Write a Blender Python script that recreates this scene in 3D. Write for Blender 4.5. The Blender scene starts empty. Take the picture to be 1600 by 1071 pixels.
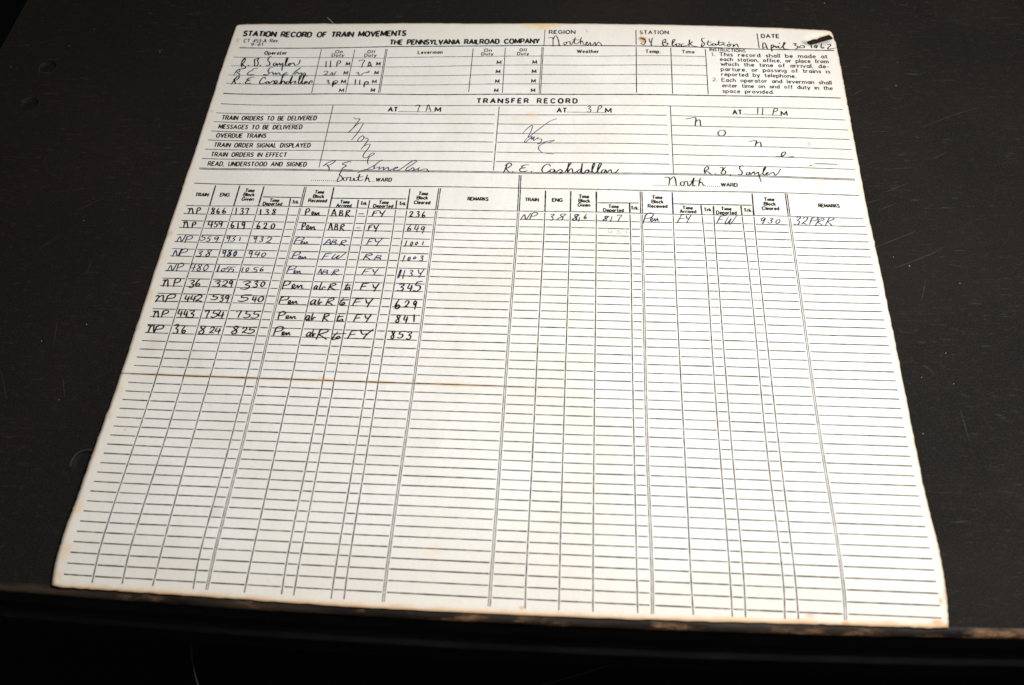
import bpy, bmesh, math, random
import numpy as np
from mathutils import Vector, Matrix

scene = bpy.context.scene
COL = scene.collection
random.seed(11)
MM = 0.001

# ------------------------------------------------------------------ camera
CAM_ROWS = [[0.9972878, -0.0288733, 0.0677, 0.1993614], [0.0599096, 0.8527769, -0.5188279, -0.3190725], [-0.0427527, 0.5214767, 0.8521938, 0.3821115]]
CAM_LENS = 30.0784
cam_data = bpy.data.cameras.new('camera')
cam_data.sensor_width = 36.0
cam_data.lens = CAM_LENS
cam_data.clip_start = 0.01
cam_data.clip_end = 50.0
cam_data.dof.use_dof = True
cam_data.dof.focus_distance = 0.505
cam_data.dof.aperture_fstop = 9.0
cam = bpy.data.objects.new('camera', cam_data)
COL.objects.link(cam)
cam.matrix_world = Matrix([r for r in CAM_ROWS] + [[0, 0, 0, 1]])
scene.camera = cam

# ------------------------------------------------------------------ light and exposure
world = bpy.data.worlds.new('World')
scene.world = world
world.use_nodes = True
world.node_tree.nodes['Background'].inputs['Color'].default_value = (0.86, 0.93, 1.0, 1)
world.node_tree.nodes['Background'].inputs['Strength'].default_value = 0.05

def area_lamp(name, loc, target, size, watts, colour, spread=180):
    d = bpy.data.lights.new(name, 'AREA')
    d.shape = 'DISK'
    d.size = size
    d.energy = watts
    d.color = colour
    d.spread = math.radians(spread)
    o = bpy.data.objects.new(name, d)
    COL.objects.link(o)
    o.location = loc
    o.rotation_euler = (Vector(target) - Vector(loc)).to_track_quat('-Z', 'Y').to_euler()
    return o

area_lamp('lamp', (0.42, -0.10, 0.57), (0.23, -0.06, 0.0), 0.15, 5.5, (1.0, 0.985, 0.965))

scene.view_settings.view_transform = 'Standard'
scene.view_settings.look = 'None'
scene.view_settings.exposure = 0.0
scene.view_settings.gamma = 1.0
scene.view_settings.use_curve_mapping = False
scene.render.filter_size = 1.1

# all lengths in millimetres on the sheet: X to the right, Y away from the viewer
HEAD = [[-29.1,0.75],[28.07,1.79],[104.04,1.72],[167.43,1.92],[229.83,2.23],[308.89,1.67],[361.38,1.06]]
OUT = {"top":[[-35.75,159.6],[-35.48,160.91],[-34.35,161.71],[-30.53,162.37],[-18.39,163.68],[21.39,165.72],[66.09,165.58],[110.16,166.07],[171.23,166.09],[205.73,165.81],[239.92,165.26],[273.79,164.42],[307.44,163.86],[328.22,162.85],[348.73,161.18],[360.95,160.12],[363.54,159.5],[364.58,157.99]],"right":[[364.58,157.99],[365.28,152.39],[365.96,146.01],[366.07,124.71],[365.58,95.77],[365.16,68.86],[364.92,35.68],[364.54,1.09],[364.9,-18.5],[365.09,-53.69],[365.21,-82.44],[364.96,-110.95],[364.56,-137.49],[364.05,-159.24],[364.43,-174.81],[365.05,-187.29],[364.81,-201.04],[364.23,-213.76],[363.16,-222.57]],"left":[[-35.75,159.6],[-35.9,110.54],[-35.41,97.97],[-34.64,37.49],[-35.09,20.71],[-34.47,-37.53],[-34.1,-87.44],[-33.39,-113.65],[-33.04,-168.93],[-32.94,-177.74],[-32.89,-181.64],[-33.54,-200.0],[-33.45,-212.75],[-32.79,-220.73],[-32.13,-223.96]],"bottom":[[-32.13,-223.96],[-29.36,-224.48],[-4.14,-224.75],[33.18,-225.27],[62.71,-225.87],[106.45,-226.58],[132.22,-226.68],[177.45,-226.37],[226.14,-226.01],[287.7,-224.54],[334.67,-223.59],[357.27,-223.12],[363.16,-222.57]]}
SLOT = [[347.64,149.01],[349.09,150.05],[350.8,150.78],[352.52,151.46],[354.56,151.45],[355.92,152.62],[357.03,153.3],[359.85,154.61],[362.66,155.8],[363.6,154.4],[364.41,152.76],[363.94,151.46],[360.08,149.97],[356.45,148.61],[353.22,147.08],[351.11,146.47],[349.02,145.98],[347.8,146.85]]
ROWS = [
 [[-29.17,-5.32],[21.82,-4.76],[72.34,-4.48],[122.26,-4.28],[171.54,-4.13],[220.2,-4.21],[268.27,-3.99],[315.48,-4.66],[362.19,-4.8]],
 [[-29.05,-10.6],[21.86,-9.99],[72.4,-9.83],[122.25,-9.62],[171.49,-9.47],[220.1,-9.61],[268.11,-9.4],[315.29,-10.01],[361.9,-10.25]],
 [[-28.95,-15.86],[21.89,-15.19],[72.44,-15.12],[122.27,-14.91],[171.47,-14.74],[220.05,-14.93],[268.02,-14.74],[315.18,-15.26],[361.7,-15.59]],
 [[-28.86,-21.1],[21.91,-20.36],[72.48,-20.35],[122.3,-20.17],[171.48,-19.97],[220.03,-20.18],[267.97,-20.03],[315.13,-20.44],[361.59,-20.83]],
 [[-28.79,-26.33],[21.92,-25.53],[72.52,-25.55],[122.33,-25.39],[171.5,-25.16],[220.04,-25.38],[267.95,-25.29],[315.12,-25.58],[361.54,-26.01]],
 [[-28.73,-31.54],[21.94,-30.68],[72.55,-30.71],[122.38,-30.6],[171.53,-30.35],[220.07,-30.54],[267.95,-30.52],[315.14,-30.69],[361.54,-31.13]],
 [[-28.68,-36.73],[21.97,-35.84],[72.58,-35.86],[122.43,-35.79],[171.58,-35.53],[220.12,-35.67],[267.97,-35.73],[315.18,-35.8],[361.57,-36.22]],
 [[-28.65,-41.91],[22.0,-41.01],[72.61,-40.99],[122.48,-40.96],[171.64,-40.71],[220.17,-40.79],[268.01,-40.93],[315.23,-40.9],[361.62,-41.3]],
 [[-28.62,-47.07],[22.03,-46.17],[72.64,-46.12],[122.53,-46.11],[171.7,-45.9],[220.23,-45.9],[268.05,-46.11],[315.28,-46.02],[361.68,-46.37]],
 [[-28.6,-52.22],[22.07,-51.34],[72.67,-51.25],[122.59,-51.26],[171.76,-51.1],[220.29,-51.02],[268.09,-51.29],[315.33,-51.15],[361.73,-51.44]],
 [[-28.58,-57.35],[22.12,-56.51],[72.71,-56.39],[122.64,-56.4],[171.82,-56.3],[220.35,-56.14],[268.13,-56.46],[315.36,-56.3],[361.78,-56.52]],
 [[-28.57,-62.47],[22.17,-61.68],[72.75,-61.53],[122.68,-61.53],[171.88,-61.52],[220.4,-61.28],[268.17,-61.62],[315.39,-61.46],[361.82,-61.62]],
 [[-28.56,-67.58],[22.21,-66.84],[72.8,-66.69],[122.73,-66.65],[171.94,-66.73],[220.45,-66.44],[268.21,-66.79],[315.4,-66.64],[361.85,-66.74]],
 [[-28.54,-72.69],[22.26,-71.98],[72.86,-71.85],[122.77,-71.78],[172.0,-71.94],[220.49,-71.62],[268.24,-71.95],[315.41,-71.83],[361.85,-71.89]],
 [[-28.53,-77.8],[22.29,-77.12],[72.91,-77.02],[122.81,-76.9],[172.05,-77.15],[220.53,-76.81],[268.27,-77.11],[315.4,-77.02],[361.83,-77.05]],
 [[-28.51,-82.9],[22.33,-82.25],[72.97,-82.2],[122.84,-82.03],[172.1,-82.34],[220.56,-82.02],[268.29,-82.27],[315.39,-82.21],[361.8,-82.24]],
 [[-28.48,-88.01],[22.35,-87.36],[73.03,-87.37],[122.88,-87.16],[172.14,-87.52],[220.59,-87.24],[268.3,-87.44],[315.38,-87.4],[361.75,-87.43]],
 [[-28.45,-93.12],[22.36,-92.46],[73.09,-92.54],[122.91,-92.3],[172.17,-92.69],[220.6,-92.46],[268.31,-92.61],[315.36,-92.58],[361.7,-92.64]],
 [[-28.41,-98.22],[22.37,-97.55],[73.14,-97.7],[122.95,-97.44],[172.21,-97.84],[220.62,-97.67],[268.31,-97.78],[315.35,-97.75],[361.63,-97.84]],
 [[-28.37,-103.32],[22.37,-102.63],[73.19,-102.84],[122.98,-102.59],[172.23,-102.97],[220.63,-102.88],[268.31,-102.95],[315.33,-102.9],[361.57,-103.03]],
 [[-28.24,-108.51],[22.42,-107.77],[73.26,-108.03],[123.04,-107.8],[172.26,-108.14],[220.64,-108.08],[268.31,-108.12],[315.32,-108.04],[361.51,-108.21]],
 [[-28.01,-113.77],[22.59,-113.04],[73.42,-113.33],[123.16,-113.14],[172.3,-113.37],[220.65,-113.28],[268.3,-113.28],[315.31,-113.18],[361.45,-113.37]],
 [[-28.17,-118.68],[22.46,-117.96],[73.34,-118.26],[123.14,-118.13],[172.31,-118.37],[220.66,-118.43],[268.28,-118.47],[315.28,-118.33],[361.38,-118.54]],
 [[-28.15,-123.75],[22.44,-123.0],[73.34,-123.31],[123.17,-123.24],[172.34,-123.47],[220.67,-123.61],[268.26,-123.67],[315.25,-123.5],[361.31,-123.71]],
 [[-28.06,-128.87],[22.51,-128.14],[73.39,-128.44],[123.24,-128.45],[172.37,-128.63],[220.69,-128.79],[268.23,-128.88],[315.2,-128.67],[361.23,-128.86]],
 [[-27.96,-133.98],[22.6,-133.29],[73.44,-133.57],[123.31,-133.65],[172.41,-133.8],[220.7,-133.96],[268.2,-134.07],[315.15,-133.84],[361.16,-134.0]],
 [[-27.87,-139.09],[22.71,-138.45],[73.5,-138.69],[123.39,-138.84],[172.46,-138.96],[220.72,-139.12],[268.18,-139.25],[315.09,-139.01],[361.1,-139.11]],
 [[-27.79,-144.17],[22.82,-143.61],[73.56,-143.8],[123.47,-144.01],[172.5,-144.11],[220.74,-144.25],[268.17,-144.4],[315.04,-144.16],[361.06,-144.2]],
 [[-27.73,-149.23],[22.94,-148.76],[73.62,-148.9],[123.54,-149.15],[172.56,-149.25],[220.77,-149.37],[268.17,-149.51],[315.0,-149.29],[361.03,-149.25]],
 [[-27.69,-154.27],[23.05,-153.88],[73.69,-153.98],[123.61,-154.27],[172.61,-154.37],[220.81,-154.45],[268.18,-154.59],[314.96,-154.39],[361.01,-154.28]],
 [[-27.67,-159.29],[23.15,-158.99],[73.75,-159.06],[123.68,-159.35],[172.67,-159.46],[220.85,-159.52],[268.21,-159.62],[314.94,-159.46],[361.01,-159.27]],
 [[-27.67,-164.29],[23.24,-164.07],[73.81,-164.11],[123.74,-164.4],[172.73,-164.53],[220.89,-164.56],[268.25,-164.63],[314.94,-164.49],[361.02,-164.25]],
 [[-27.68,-169.27],[23.31,-169.12],[73.86,-169.15],[123.8,-169.43],[172.79,-169.56],[220.94,-169.58],[268.3,-169.6],[314.95,-169.49],[361.04,-169.19]],
 [[-27.71,-174.23],[23.37,-174.15],[73.91,-174.18],[123.85,-174.43],[172.84,-174.57],[221.0,-174.57],[268.37,-174.54],[314.97,-174.46],[361.08,-174.12]],
 [[-27.76,-179.18],[23.4,-179.15],[73.96,-179.19],[123.89,-179.42],[172.9,-179.55],[221.05,-179.56],[268.44,-179.46],[315.01,-179.4],[361.12,-179.03]],
 [[-27.81,-184.12],[23.4,-184.13],[74.0,-184.2],[123.93,-184.39],[172.95,-184.52],[221.11,-184.53],[268.51,-184.38],[315.06,-184.33],[361.17,-183.93]],
 [[-27.86,-189.06],[23.4,-189.11],[74.04,-189.2],[123.96,-189.37],[172.99,-189.48],[221.16,-189.5],[268.58,-189.3],[315.12,-189.25],[361.2,-188.84]],
 [[-27.86,-194.03],[23.42,-194.1],[74.1,-194.22],[124.01,-194.38],[173.04,-194.46],[221.2,-194.5],[268.62,-194.25],[315.15,-194.19],[361.2,-193.78]],
 [[-27.83,-199.02],[23.47,-199.11],[74.17,-199.26],[124.07,-199.41],[173.08,-199.47],[221.23,-199.53],[268.64,-199.25],[315.15,-199.17],[361.15,-198.76]],
 [[-27.85,-203.98],[23.45,-204.09],[74.19,-204.27],[124.09,-204.43],[173.1,-204.46],[221.25,-204.54],[268.67,-204.24],[315.17,-204.14],[361.13,-203.75]],
 [[-27.94,-208.92],[23.38,-209.05],[74.16,-209.27],[124.08,-209.44],[173.09,-209.45],[221.26,-209.54],[268.68,-209.24],[315.2,-209.12],[361.12,-208.74]],
 [[-28.01,-213.88],[23.3,-214.03],[74.12,-214.29],[124.07,-214.49],[173.07,-214.49],[221.25,-214.59],[268.67,-214.31],[315.19,-214.16],[361.08,-213.79]],
 [[-28.03,-218.88],[23.29,-219.09],[74.11,-219.38],[124.06,-219.62],[173.04,-219.61],[221.2,-219.74],[268.59,-219.48],[315.1,-219.31],[360.95,-218.96]],
]
COLS = [
 ["a",0,[[-15.47,17.05],[-15.22,-1.06],[-15.1,-18.68],[-15.0,-35.73],[-14.95,-52.11],[-14.94,-67.81],[-14.95,-82.92],[-14.94,-97.55],[-14.63,-112.03],[-14.69,-125.74],[-14.42,-139.38],[-14.24,-152.58],[-14.23,-165.28],[-14.39,-177.48],[-14.62,-189.22],[-14.67,-200.59],[-14.7,-211.41],[-14.21,-221.86]]],
 ["b",0,[[-0.64,17.13],[-0.67,-0.98],[-0.8,-18.5],[-0.85,-35.49],[-0.83,-51.88],[-0.78,-67.61],[-0.73,-82.71],[-0.67,-97.3],[-0.35,-111.7],[-0.35,-125.39],[-0.04,-139.05],[0.2,-152.31],[0.24,-165.06],[0.07,-177.3],[-0.25,-189.05],[-0.43,-200.43],[-0.61,-211.25],[-0.26,-221.71]]],
 ["c",0,[[14.37,16.76],[14.14,-1.33],[13.95,-18.73],[13.86,-35.61],[13.83,-51.96],[13.78,-67.72],[13.66,-82.87],[13.48,-97.47],[13.53,-111.87],[13.33,-125.53],[13.57,-139.2],[13.89,-152.48],[14.2,-165.27],[14.4,-177.52],[14.48,-189.26],[14.56,-200.61],[14.34,-211.41],[14.09,-221.88]]],
 ["d",0,[[32.26,8.06],[32.77,-9.23],[32.78,-25.88],[32.62,-42.04],[32.51,-57.75],[32.47,-72.98],[32.49,-87.65],[32.54,-101.8],[32.78,-115.7],[32.84,-128.99],[33.13,-142.21],[33.38,-155.06],[33.49,-167.47],[33.39,-179.37],[33.14,-190.78],[32.94,-201.8],[32.73,-212.26],[33.07,-222.39]]],
 ["f",0,[[56.64,17.38],[56.72,-1.05],[56.67,-18.65],[56.55,-35.54],[56.46,-51.88],[56.45,-67.76],[56.49,-83.16],[56.54,-98.0],[56.74,-112.56],[56.64,-126.23],[56.83,-139.85],[57.06,-153.08],[57.27,-165.88],[57.4,-178.19],[57.41,-190.0],[57.37,-201.39],[57.05,-212.19],[56.73,-222.65]]],
 ["g",0,[[72.88,8.12],[73.3,-9.51],[73.36,-26.39],[73.25,-42.57],[73.12,-58.2],[73.05,-73.38],[73.07,-88.12],[73.13,-102.38],[73.31,-116.31],[73.36,-129.6],[73.54,-142.7],[73.7,-155.41],[73.8,-167.72],[73.82,-179.58],[73.77,-191.01],[73.76,-202.06],[73.65,-212.53],[73.81,-222.68]]],
 ["h",0,[[79.62,7.89],[79.7,-9.78],[79.62,-26.71],[79.44,-42.91],[79.25,-58.52],[79.12,-73.67],[79.06,-88.39],[79.06,-102.64],[79.16,-116.58],[79.17,-129.9],[79.32,-143.0],[79.47,-155.7],[79.6,-167.99],[79.67,-179.85],[79.69,-191.27],[79.69,-202.32],[79.5,-212.81],[79.38,-222.98]]],
 ["i",0,[[95.64,8.23],[96.27,-9.51],[96.5,-26.58],[96.46,-42.91],[96.29,-58.58],[96.11,-73.71],[95.98,-88.42],[95.93,-102.71],[96.03,-116.73],[96.09,-130.16],[96.28,-143.35],[96.45,-156.11],[96.59,-168.43],[96.66,-180.3],[96.68,-191.75],[96.7,-202.83],[96.57,-213.36],[96.55,-223.58]]],
 ["j",0,[[102.34,17.42],[102.57,-1.11],[102.57,-19.02],[102.44,-36.18],[102.24,-52.59],[102.04,-68.36],[101.91,-83.62],[101.86,-98.46],[102.0,-113.13],[101.98,-126.94],[102.14,-140.65],[102.28,-153.9],[102.37,-166.66],[102.39,-178.94],[102.36,-190.76],[102.37,-202.2],[102.27,-213.07],[102.36,-223.59]]],
 ["m",0,[[182.5,17.9],[182.77,-0.75],[182.81,-18.57],[182.75,-35.71],[182.67,-52.33],[182.62,-68.43],[182.61,-83.94],[182.64,-98.83],[182.7,-113.3],[182.75,-127.12],[182.83,-140.79],[182.89,-154.07],[182.91,-166.88],[182.9,-179.16],[182.86,-190.93],[182.84,-202.27],[182.87,-213.02],[183.06,-223.47]]],
 ["n",0,[[197.26,17.79],[197.38,-0.93],[197.44,-18.8],[197.45,-35.9],[197.44,-52.42],[197.43,-68.44],[197.42,-83.95],[197.41,-98.89],[197.41,-113.36],[197.42,-127.24],[197.44,-140.89],[197.46,-154.15],[197.5,-166.94],[197.54,-179.24],[197.59,-191.02],[197.66,-202.37],[197.75,-213.13],[197.87,-223.56]]],
 ["o",0,[[212.11,17.71],[212.22,-0.97],[212.29,-18.87],[212.35,-35.97],[212.38,-52.42],[212.39,-68.36],[212.38,-83.84],[212.37,-98.81],[212.35,-113.31],[212.34,-127.28],[212.33,-140.93],[212.31,-154.16],[212.31,-166.92],[212.33,-179.19],[212.38,-190.96],[212.44,-202.31],[212.56,-213.07],[212.7,-223.49]]],
 ["p",0,[[231.26,9.46],[231.52,-8.35],[231.61,-25.51],[231.62,-41.97],[231.6,-57.8],[231.56,-73.12],[231.53,-88.01],[231.51,-102.46],[231.52,-116.46],[231.52,-130.08],[231.54,-143.3],[231.56,-156.05],[231.6,-168.34],[231.64,-180.15],[231.69,-191.53],[231.75,-202.52],[231.88,-212.96],[232.04,-223.1]]],
 ["r",0,[[255.95,18.33],[255.87,-0.13],[255.72,-18.09],[255.58,-35.46],[255.5,-52.11],[255.48,-68.08],[255.51,-83.45],[255.56,-98.34],[255.61,-112.77],[255.61,-126.87],[255.57,-140.57],[255.52,-153.76],[255.47,-166.41],[255.44,-178.55],[255.43,-190.22],[255.46,-201.51],[255.67,-212.25],[256.02,-222.66]]],
 ["s",0,[[271.87,9.06],[272.39,-8.59],[272.57,-25.76],[272.56,-42.38],[272.46,-58.34],[272.37,-73.64],[272.3,-88.36],[272.28,-102.59],[272.27,-116.43],[272.24,-130.01],[272.22,-143.23],[272.23,-155.96],[272.29,-168.18],[272.4,-179.89],[272.51,-191.16],[272.58,-202.08],[272.69,-212.49],[272.71,-222.62]]],
 ["t",0,[[278.88,8.46],[278.58,-9.14],[278.42,-26.23],[278.32,-42.79],[278.27,-58.72],[278.24,-73.98],[278.23,-88.65],[278.23,-102.82],[278.21,-116.6],[278.13,-130.15],[278.04,-143.34],[278.01,-156.06],[278.06,-168.27],[278.2,-179.97],[278.37,-191.21],[278.47,-202.1],[278.54,-212.49],[278.35,-222.6]]],
 ["u",0,[[294.35,8.72],[294.66,-8.86],[294.98,-25.85],[295.17,-42.34],[295.23,-58.27],[295.19,-73.6],[295.1,-88.31],[294.99,-102.48],[294.88,-116.24],[294.72,-129.77],[294.59,-142.99],[294.56,-155.77],[294.69,-168.05],[294.96,-179.8],[295.28,-191.07],[295.47,-201.97],[295.5,-212.35],[294.97,-222.48]]],
 ["v",0,[[301.42,18.03],[301.01,-0.45],[300.85,-18.17],[300.77,-35.32],[300.72,-51.93],[300.66,-67.95],[300.64,-83.32],[300.65,-98.08],[300.68,-112.33],[300.64,-126.3],[300.53,-139.98],[300.42,-153.24],[300.38,-165.99],[300.44,-178.19],[300.58,-189.85],[300.68,-201.11],[300.81,-211.82],[300.71,-222.21]]],
 ["e",1,[[39.54,17.17],[39.42,-1.1],[39.16,-18.55],[38.92,-35.38],[38.79,-51.73],[38.8,-67.6],[38.87,-82.93],[38.94,-97.7],[39.19,-112.19],[39.14,-125.86],[39.4,-139.52],[39.68,-152.81],[39.9,-165.65],[39.97,-177.97],[39.88,-189.76],[39.77,-201.13],[39.46,-211.92],[39.35,-222.37]]],
 ["k",1,[[120.01,17.91],[119.86,-0.55],[119.88,-18.43],[119.98,-35.69],[120.08,-52.25],[120.15,-68.12],[120.17,-83.43],[120.18,-98.29],[120.27,-113.01],[120.2,-126.92],[120.25,-140.75],[120.27,-154.1],[120.26,-166.91],[120.21,-179.2],[120.14,-191.02],[120.13,-202.44],[120.06,-213.3],[120.09,-223.85]]],
 ["l",1,[[166.93,29.55],[167.35,9.87],[167.46,-8.92],[167.41,-27.01],[167.32,-44.55],[167.24,-61.53],[167.19,-77.84],[167.16,-93.46],[167.18,-108.53],[167.21,-123.05],[167.3,-137.35],[167.4,-151.24],[167.48,-164.61],[167.5,-177.39],[167.46,-189.61],[167.4,-201.38],[167.29,-212.55],[167.25,-223.39]]],
 ["q",1,[[238.0,18.46],[238.02,-0.13],[238.06,-18.14],[238.08,-35.45],[238.08,-52.04],[238.05,-68.01],[237.99,-83.48],[237.92,-98.49],[237.85,-113.04],[237.79,-127.18],[237.77,-140.9],[237.82,-154.12],[237.93,-166.82],[238.09,-179.02],[238.28,-190.75],[238.42,-202.09],[238.53,-212.85],[238.44,-223.3]]],
 ["w",1,[[320.67,18.29],[320.65,-0.24],[320.76,-17.92],[320.86,-34.93],[320.88,-51.44],[320.81,-67.44],[320.7,-82.89],[320.64,-97.74],[320.64,-112.02],[320.63,-125.96],[320.59,-139.59],[320.57,-152.82],[320.62,-165.57],[320.76,-177.79],[320.95,-189.47],[321.02,-200.73],[321.02,-211.43],[320.57,-221.8]]],
]
RULES = [
 [0.84,0,[[-28.64,138.42],[71.51,142.05],[174.77,143.67],[218.63,143.97],[260.3,142.97],[305.71,141.99],[363.95,140.54]]],
 [0.81,0,[[-29.28,94.82],[42.38,96.35],[149.84,97.45],[254.73,98.42],[362.1,97.02]]],
 [0.54,0,[[-28.71,85.47],[44.12,86.23],[150.51,87.56],[254.41,88.7],[361.85,86.9]]],
 [0.54,0,[[-29.58,77.15],[44.17,78.7],[148.45,79.35]]],
 [0.54,0,[[150.66,79.33],[202.71,80.01],[254.73,80.35]]],
 [0.54,0,[[257.27,80.32],[309.48,79.49],[362.28,77.91]]],
 [0.54,0,[[-29.31,69.31],[43.95,70.41],[148.61,71.37]]],
 [0.54,0,[[150.8,71.37],[202.86,71.84],[254.83,71.9]]],
 [0.54,0,[[257.36,71.88],[309.72,71.13],[362.62,69.54]]],
 [0.54,0,[[-29.18,61.14],[43.73,62.34],[148.78,63.48]]],
 [0.54,0,[[150.95,63.49],[203.0,63.93],[254.94,63.82]]],
 [0.54,0,[[257.45,63.79],[309.67,63.2],[362.43,61.76]]],
 [0.54,0,[[-29.07,53.45],[44.26,54.72],[148.93,55.9]]],
 [0.54,0,[[151.08,55.92],[203.13,56.25],[255.05,55.88]]],
 [0.54,0,[[257.54,55.85],[309.74,55.14],[362.5,53.71]]],
 [0.54,0,[[-28.93,45.7],[44.85,46.87],[149.52,47.59]]],
 [0.54,0,[[151.66,47.62],[203.47,48.1],[255.16,47.79]]],
 [0.54,0,[[257.62,47.76],[309.72,47.07],[362.44,45.91]]],
 [0.54,0,[[-28.85,37.98],[45.07,39.0],[149.69,39.94]]],
 [0.54,0,[[151.81,39.97],[203.6,40.35],[255.27,39.97]]],
 [0.54,0,[[257.71,39.92],[309.65,39.11],[362.29,38.12]]],
 [0.51,0.85,[[-28.67,29.88],[45.79,30.63],[150.51,31.23],[256.32,32.3],[311.68,31.27],[361.16,30.21]]],
 [0.54,0,[[44.43,85.88],[44.75,32.89]]],
 [0.54,0,[[150.58,86.44],[150.8,32.56]]],
 [0.54,0,[[257.33,88.55],[257.22,32.52]]],
 [0.48,0,[[-30.42,129.11],[26.8,130.99],[72.18,130.91]]],
 [0.48,0,[[-30.26,120.85],[27.94,122.41],[72.08,122.35]]],
 [0.48,0,[[-30.2,112.09],[27.44,113.48],[72.44,113.77]]],
 [0.48,0,[[-29.8,104.18],[27.69,105.23],[72.36,105.41]]],
 [0.48,0,[[72.98,131.29],[109.23,132.5],[130.5,132.68],[175.21,133.38]]],
 [0.48,0,[[73.37,122.25],[110.15,123.46],[131.24,123.93],[175.15,124.73]]],
 [0.48,0,[[73.28,113.79],[131.97,115.11],[175.54,115.66]]],
 [0.48,0,[[73.22,105.31],[132.68,106.57],[175.5,107.01]]],
 [0.48,0,[[176.87,133.66],[236.48,134.11],[280.9,133.62]]],
 [0.48,0,[[176.81,124.89],[236.77,125.53],[281.24,125.09]]],
 [0.48,0,[[176.36,115.92],[236.64,116.72],[281.15,116.27]]],
 [0.48,0,[[176.3,107.38],[236.51,108.24],[281.09,107.86]]],
 [0.54,0,[[27.14,139.6],[28.34,97.13]]],
 [0.54,0,[[49.93,139.12],[50.55,97.61]]],
 [0.51,0.95,[[71.39,139.79],[72.38,97.76]]],
 [0.54,0,[[129.57,140.72],[130.14,99.56]]],
 [0.54,0,[[150.95,141.31],[151.81,98.6]]],
 [0.51,0.95,[[175.68,142.16],[175.65,98.67]]],
 [0.54,0,[[176.52,159.39],[176.45,144.07]]],
 [0.6,0,[[237.11,159.53],[237.05,144.93]]],
 [0.6,0,[[237.02,142.45],[236.62,100.1]]],
 [0.6,0,[[259.42,141.73],[259.15,99.58]]],
 [0.57,0,[[281.72,140.9],[281.25,99.37]]],
 [0.68,0,[[316.41,157.19],[316.54,142.76]]],
 [0.57,0,[[-28.87,18.18],[24.76,18.09],[101.89,19.01],[167.21,19.31],[230.0,19.44],[310.51,19.01],[361.74,18.18]]],
 [0.54,0,[[-29.1,0.75],[28.07,1.79],[104.04,1.72],[167.43,1.92],[229.83,2.23],[308.89,1.67],[361.38,1.06]]],
 [0.68,0,[[15.33,8.65],[38.26,8.59]]],
 [0.68,0,[[57.23,8.88],[101.19,9.38]]],
 [0.68,0,[[212.98,9.17],[236.51,9.83]]],
 [0.68,0,[[256.62,9.82],[300.49,9.21]]],
 [0.39,0,[[86.84,81.29],[109.66,81.27]]],
 [0.39,0,[[192.92,82.37],[217.15,82.09]]],
 [0.42,0,[[301.04,82.38],[324.04,81.17]]],
]
DOTS = [[[[41.45,22.42],[57.38,22.39]],13],[[[77.11,22.56],[80.6,22.53]],3],[[[244.9,23.41],[253.42,23.41]],9],[[[254.53,23.43],[274.42,23.35]],16],[[[274.78,23.31],[283.93,23.15]],8]]
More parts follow.
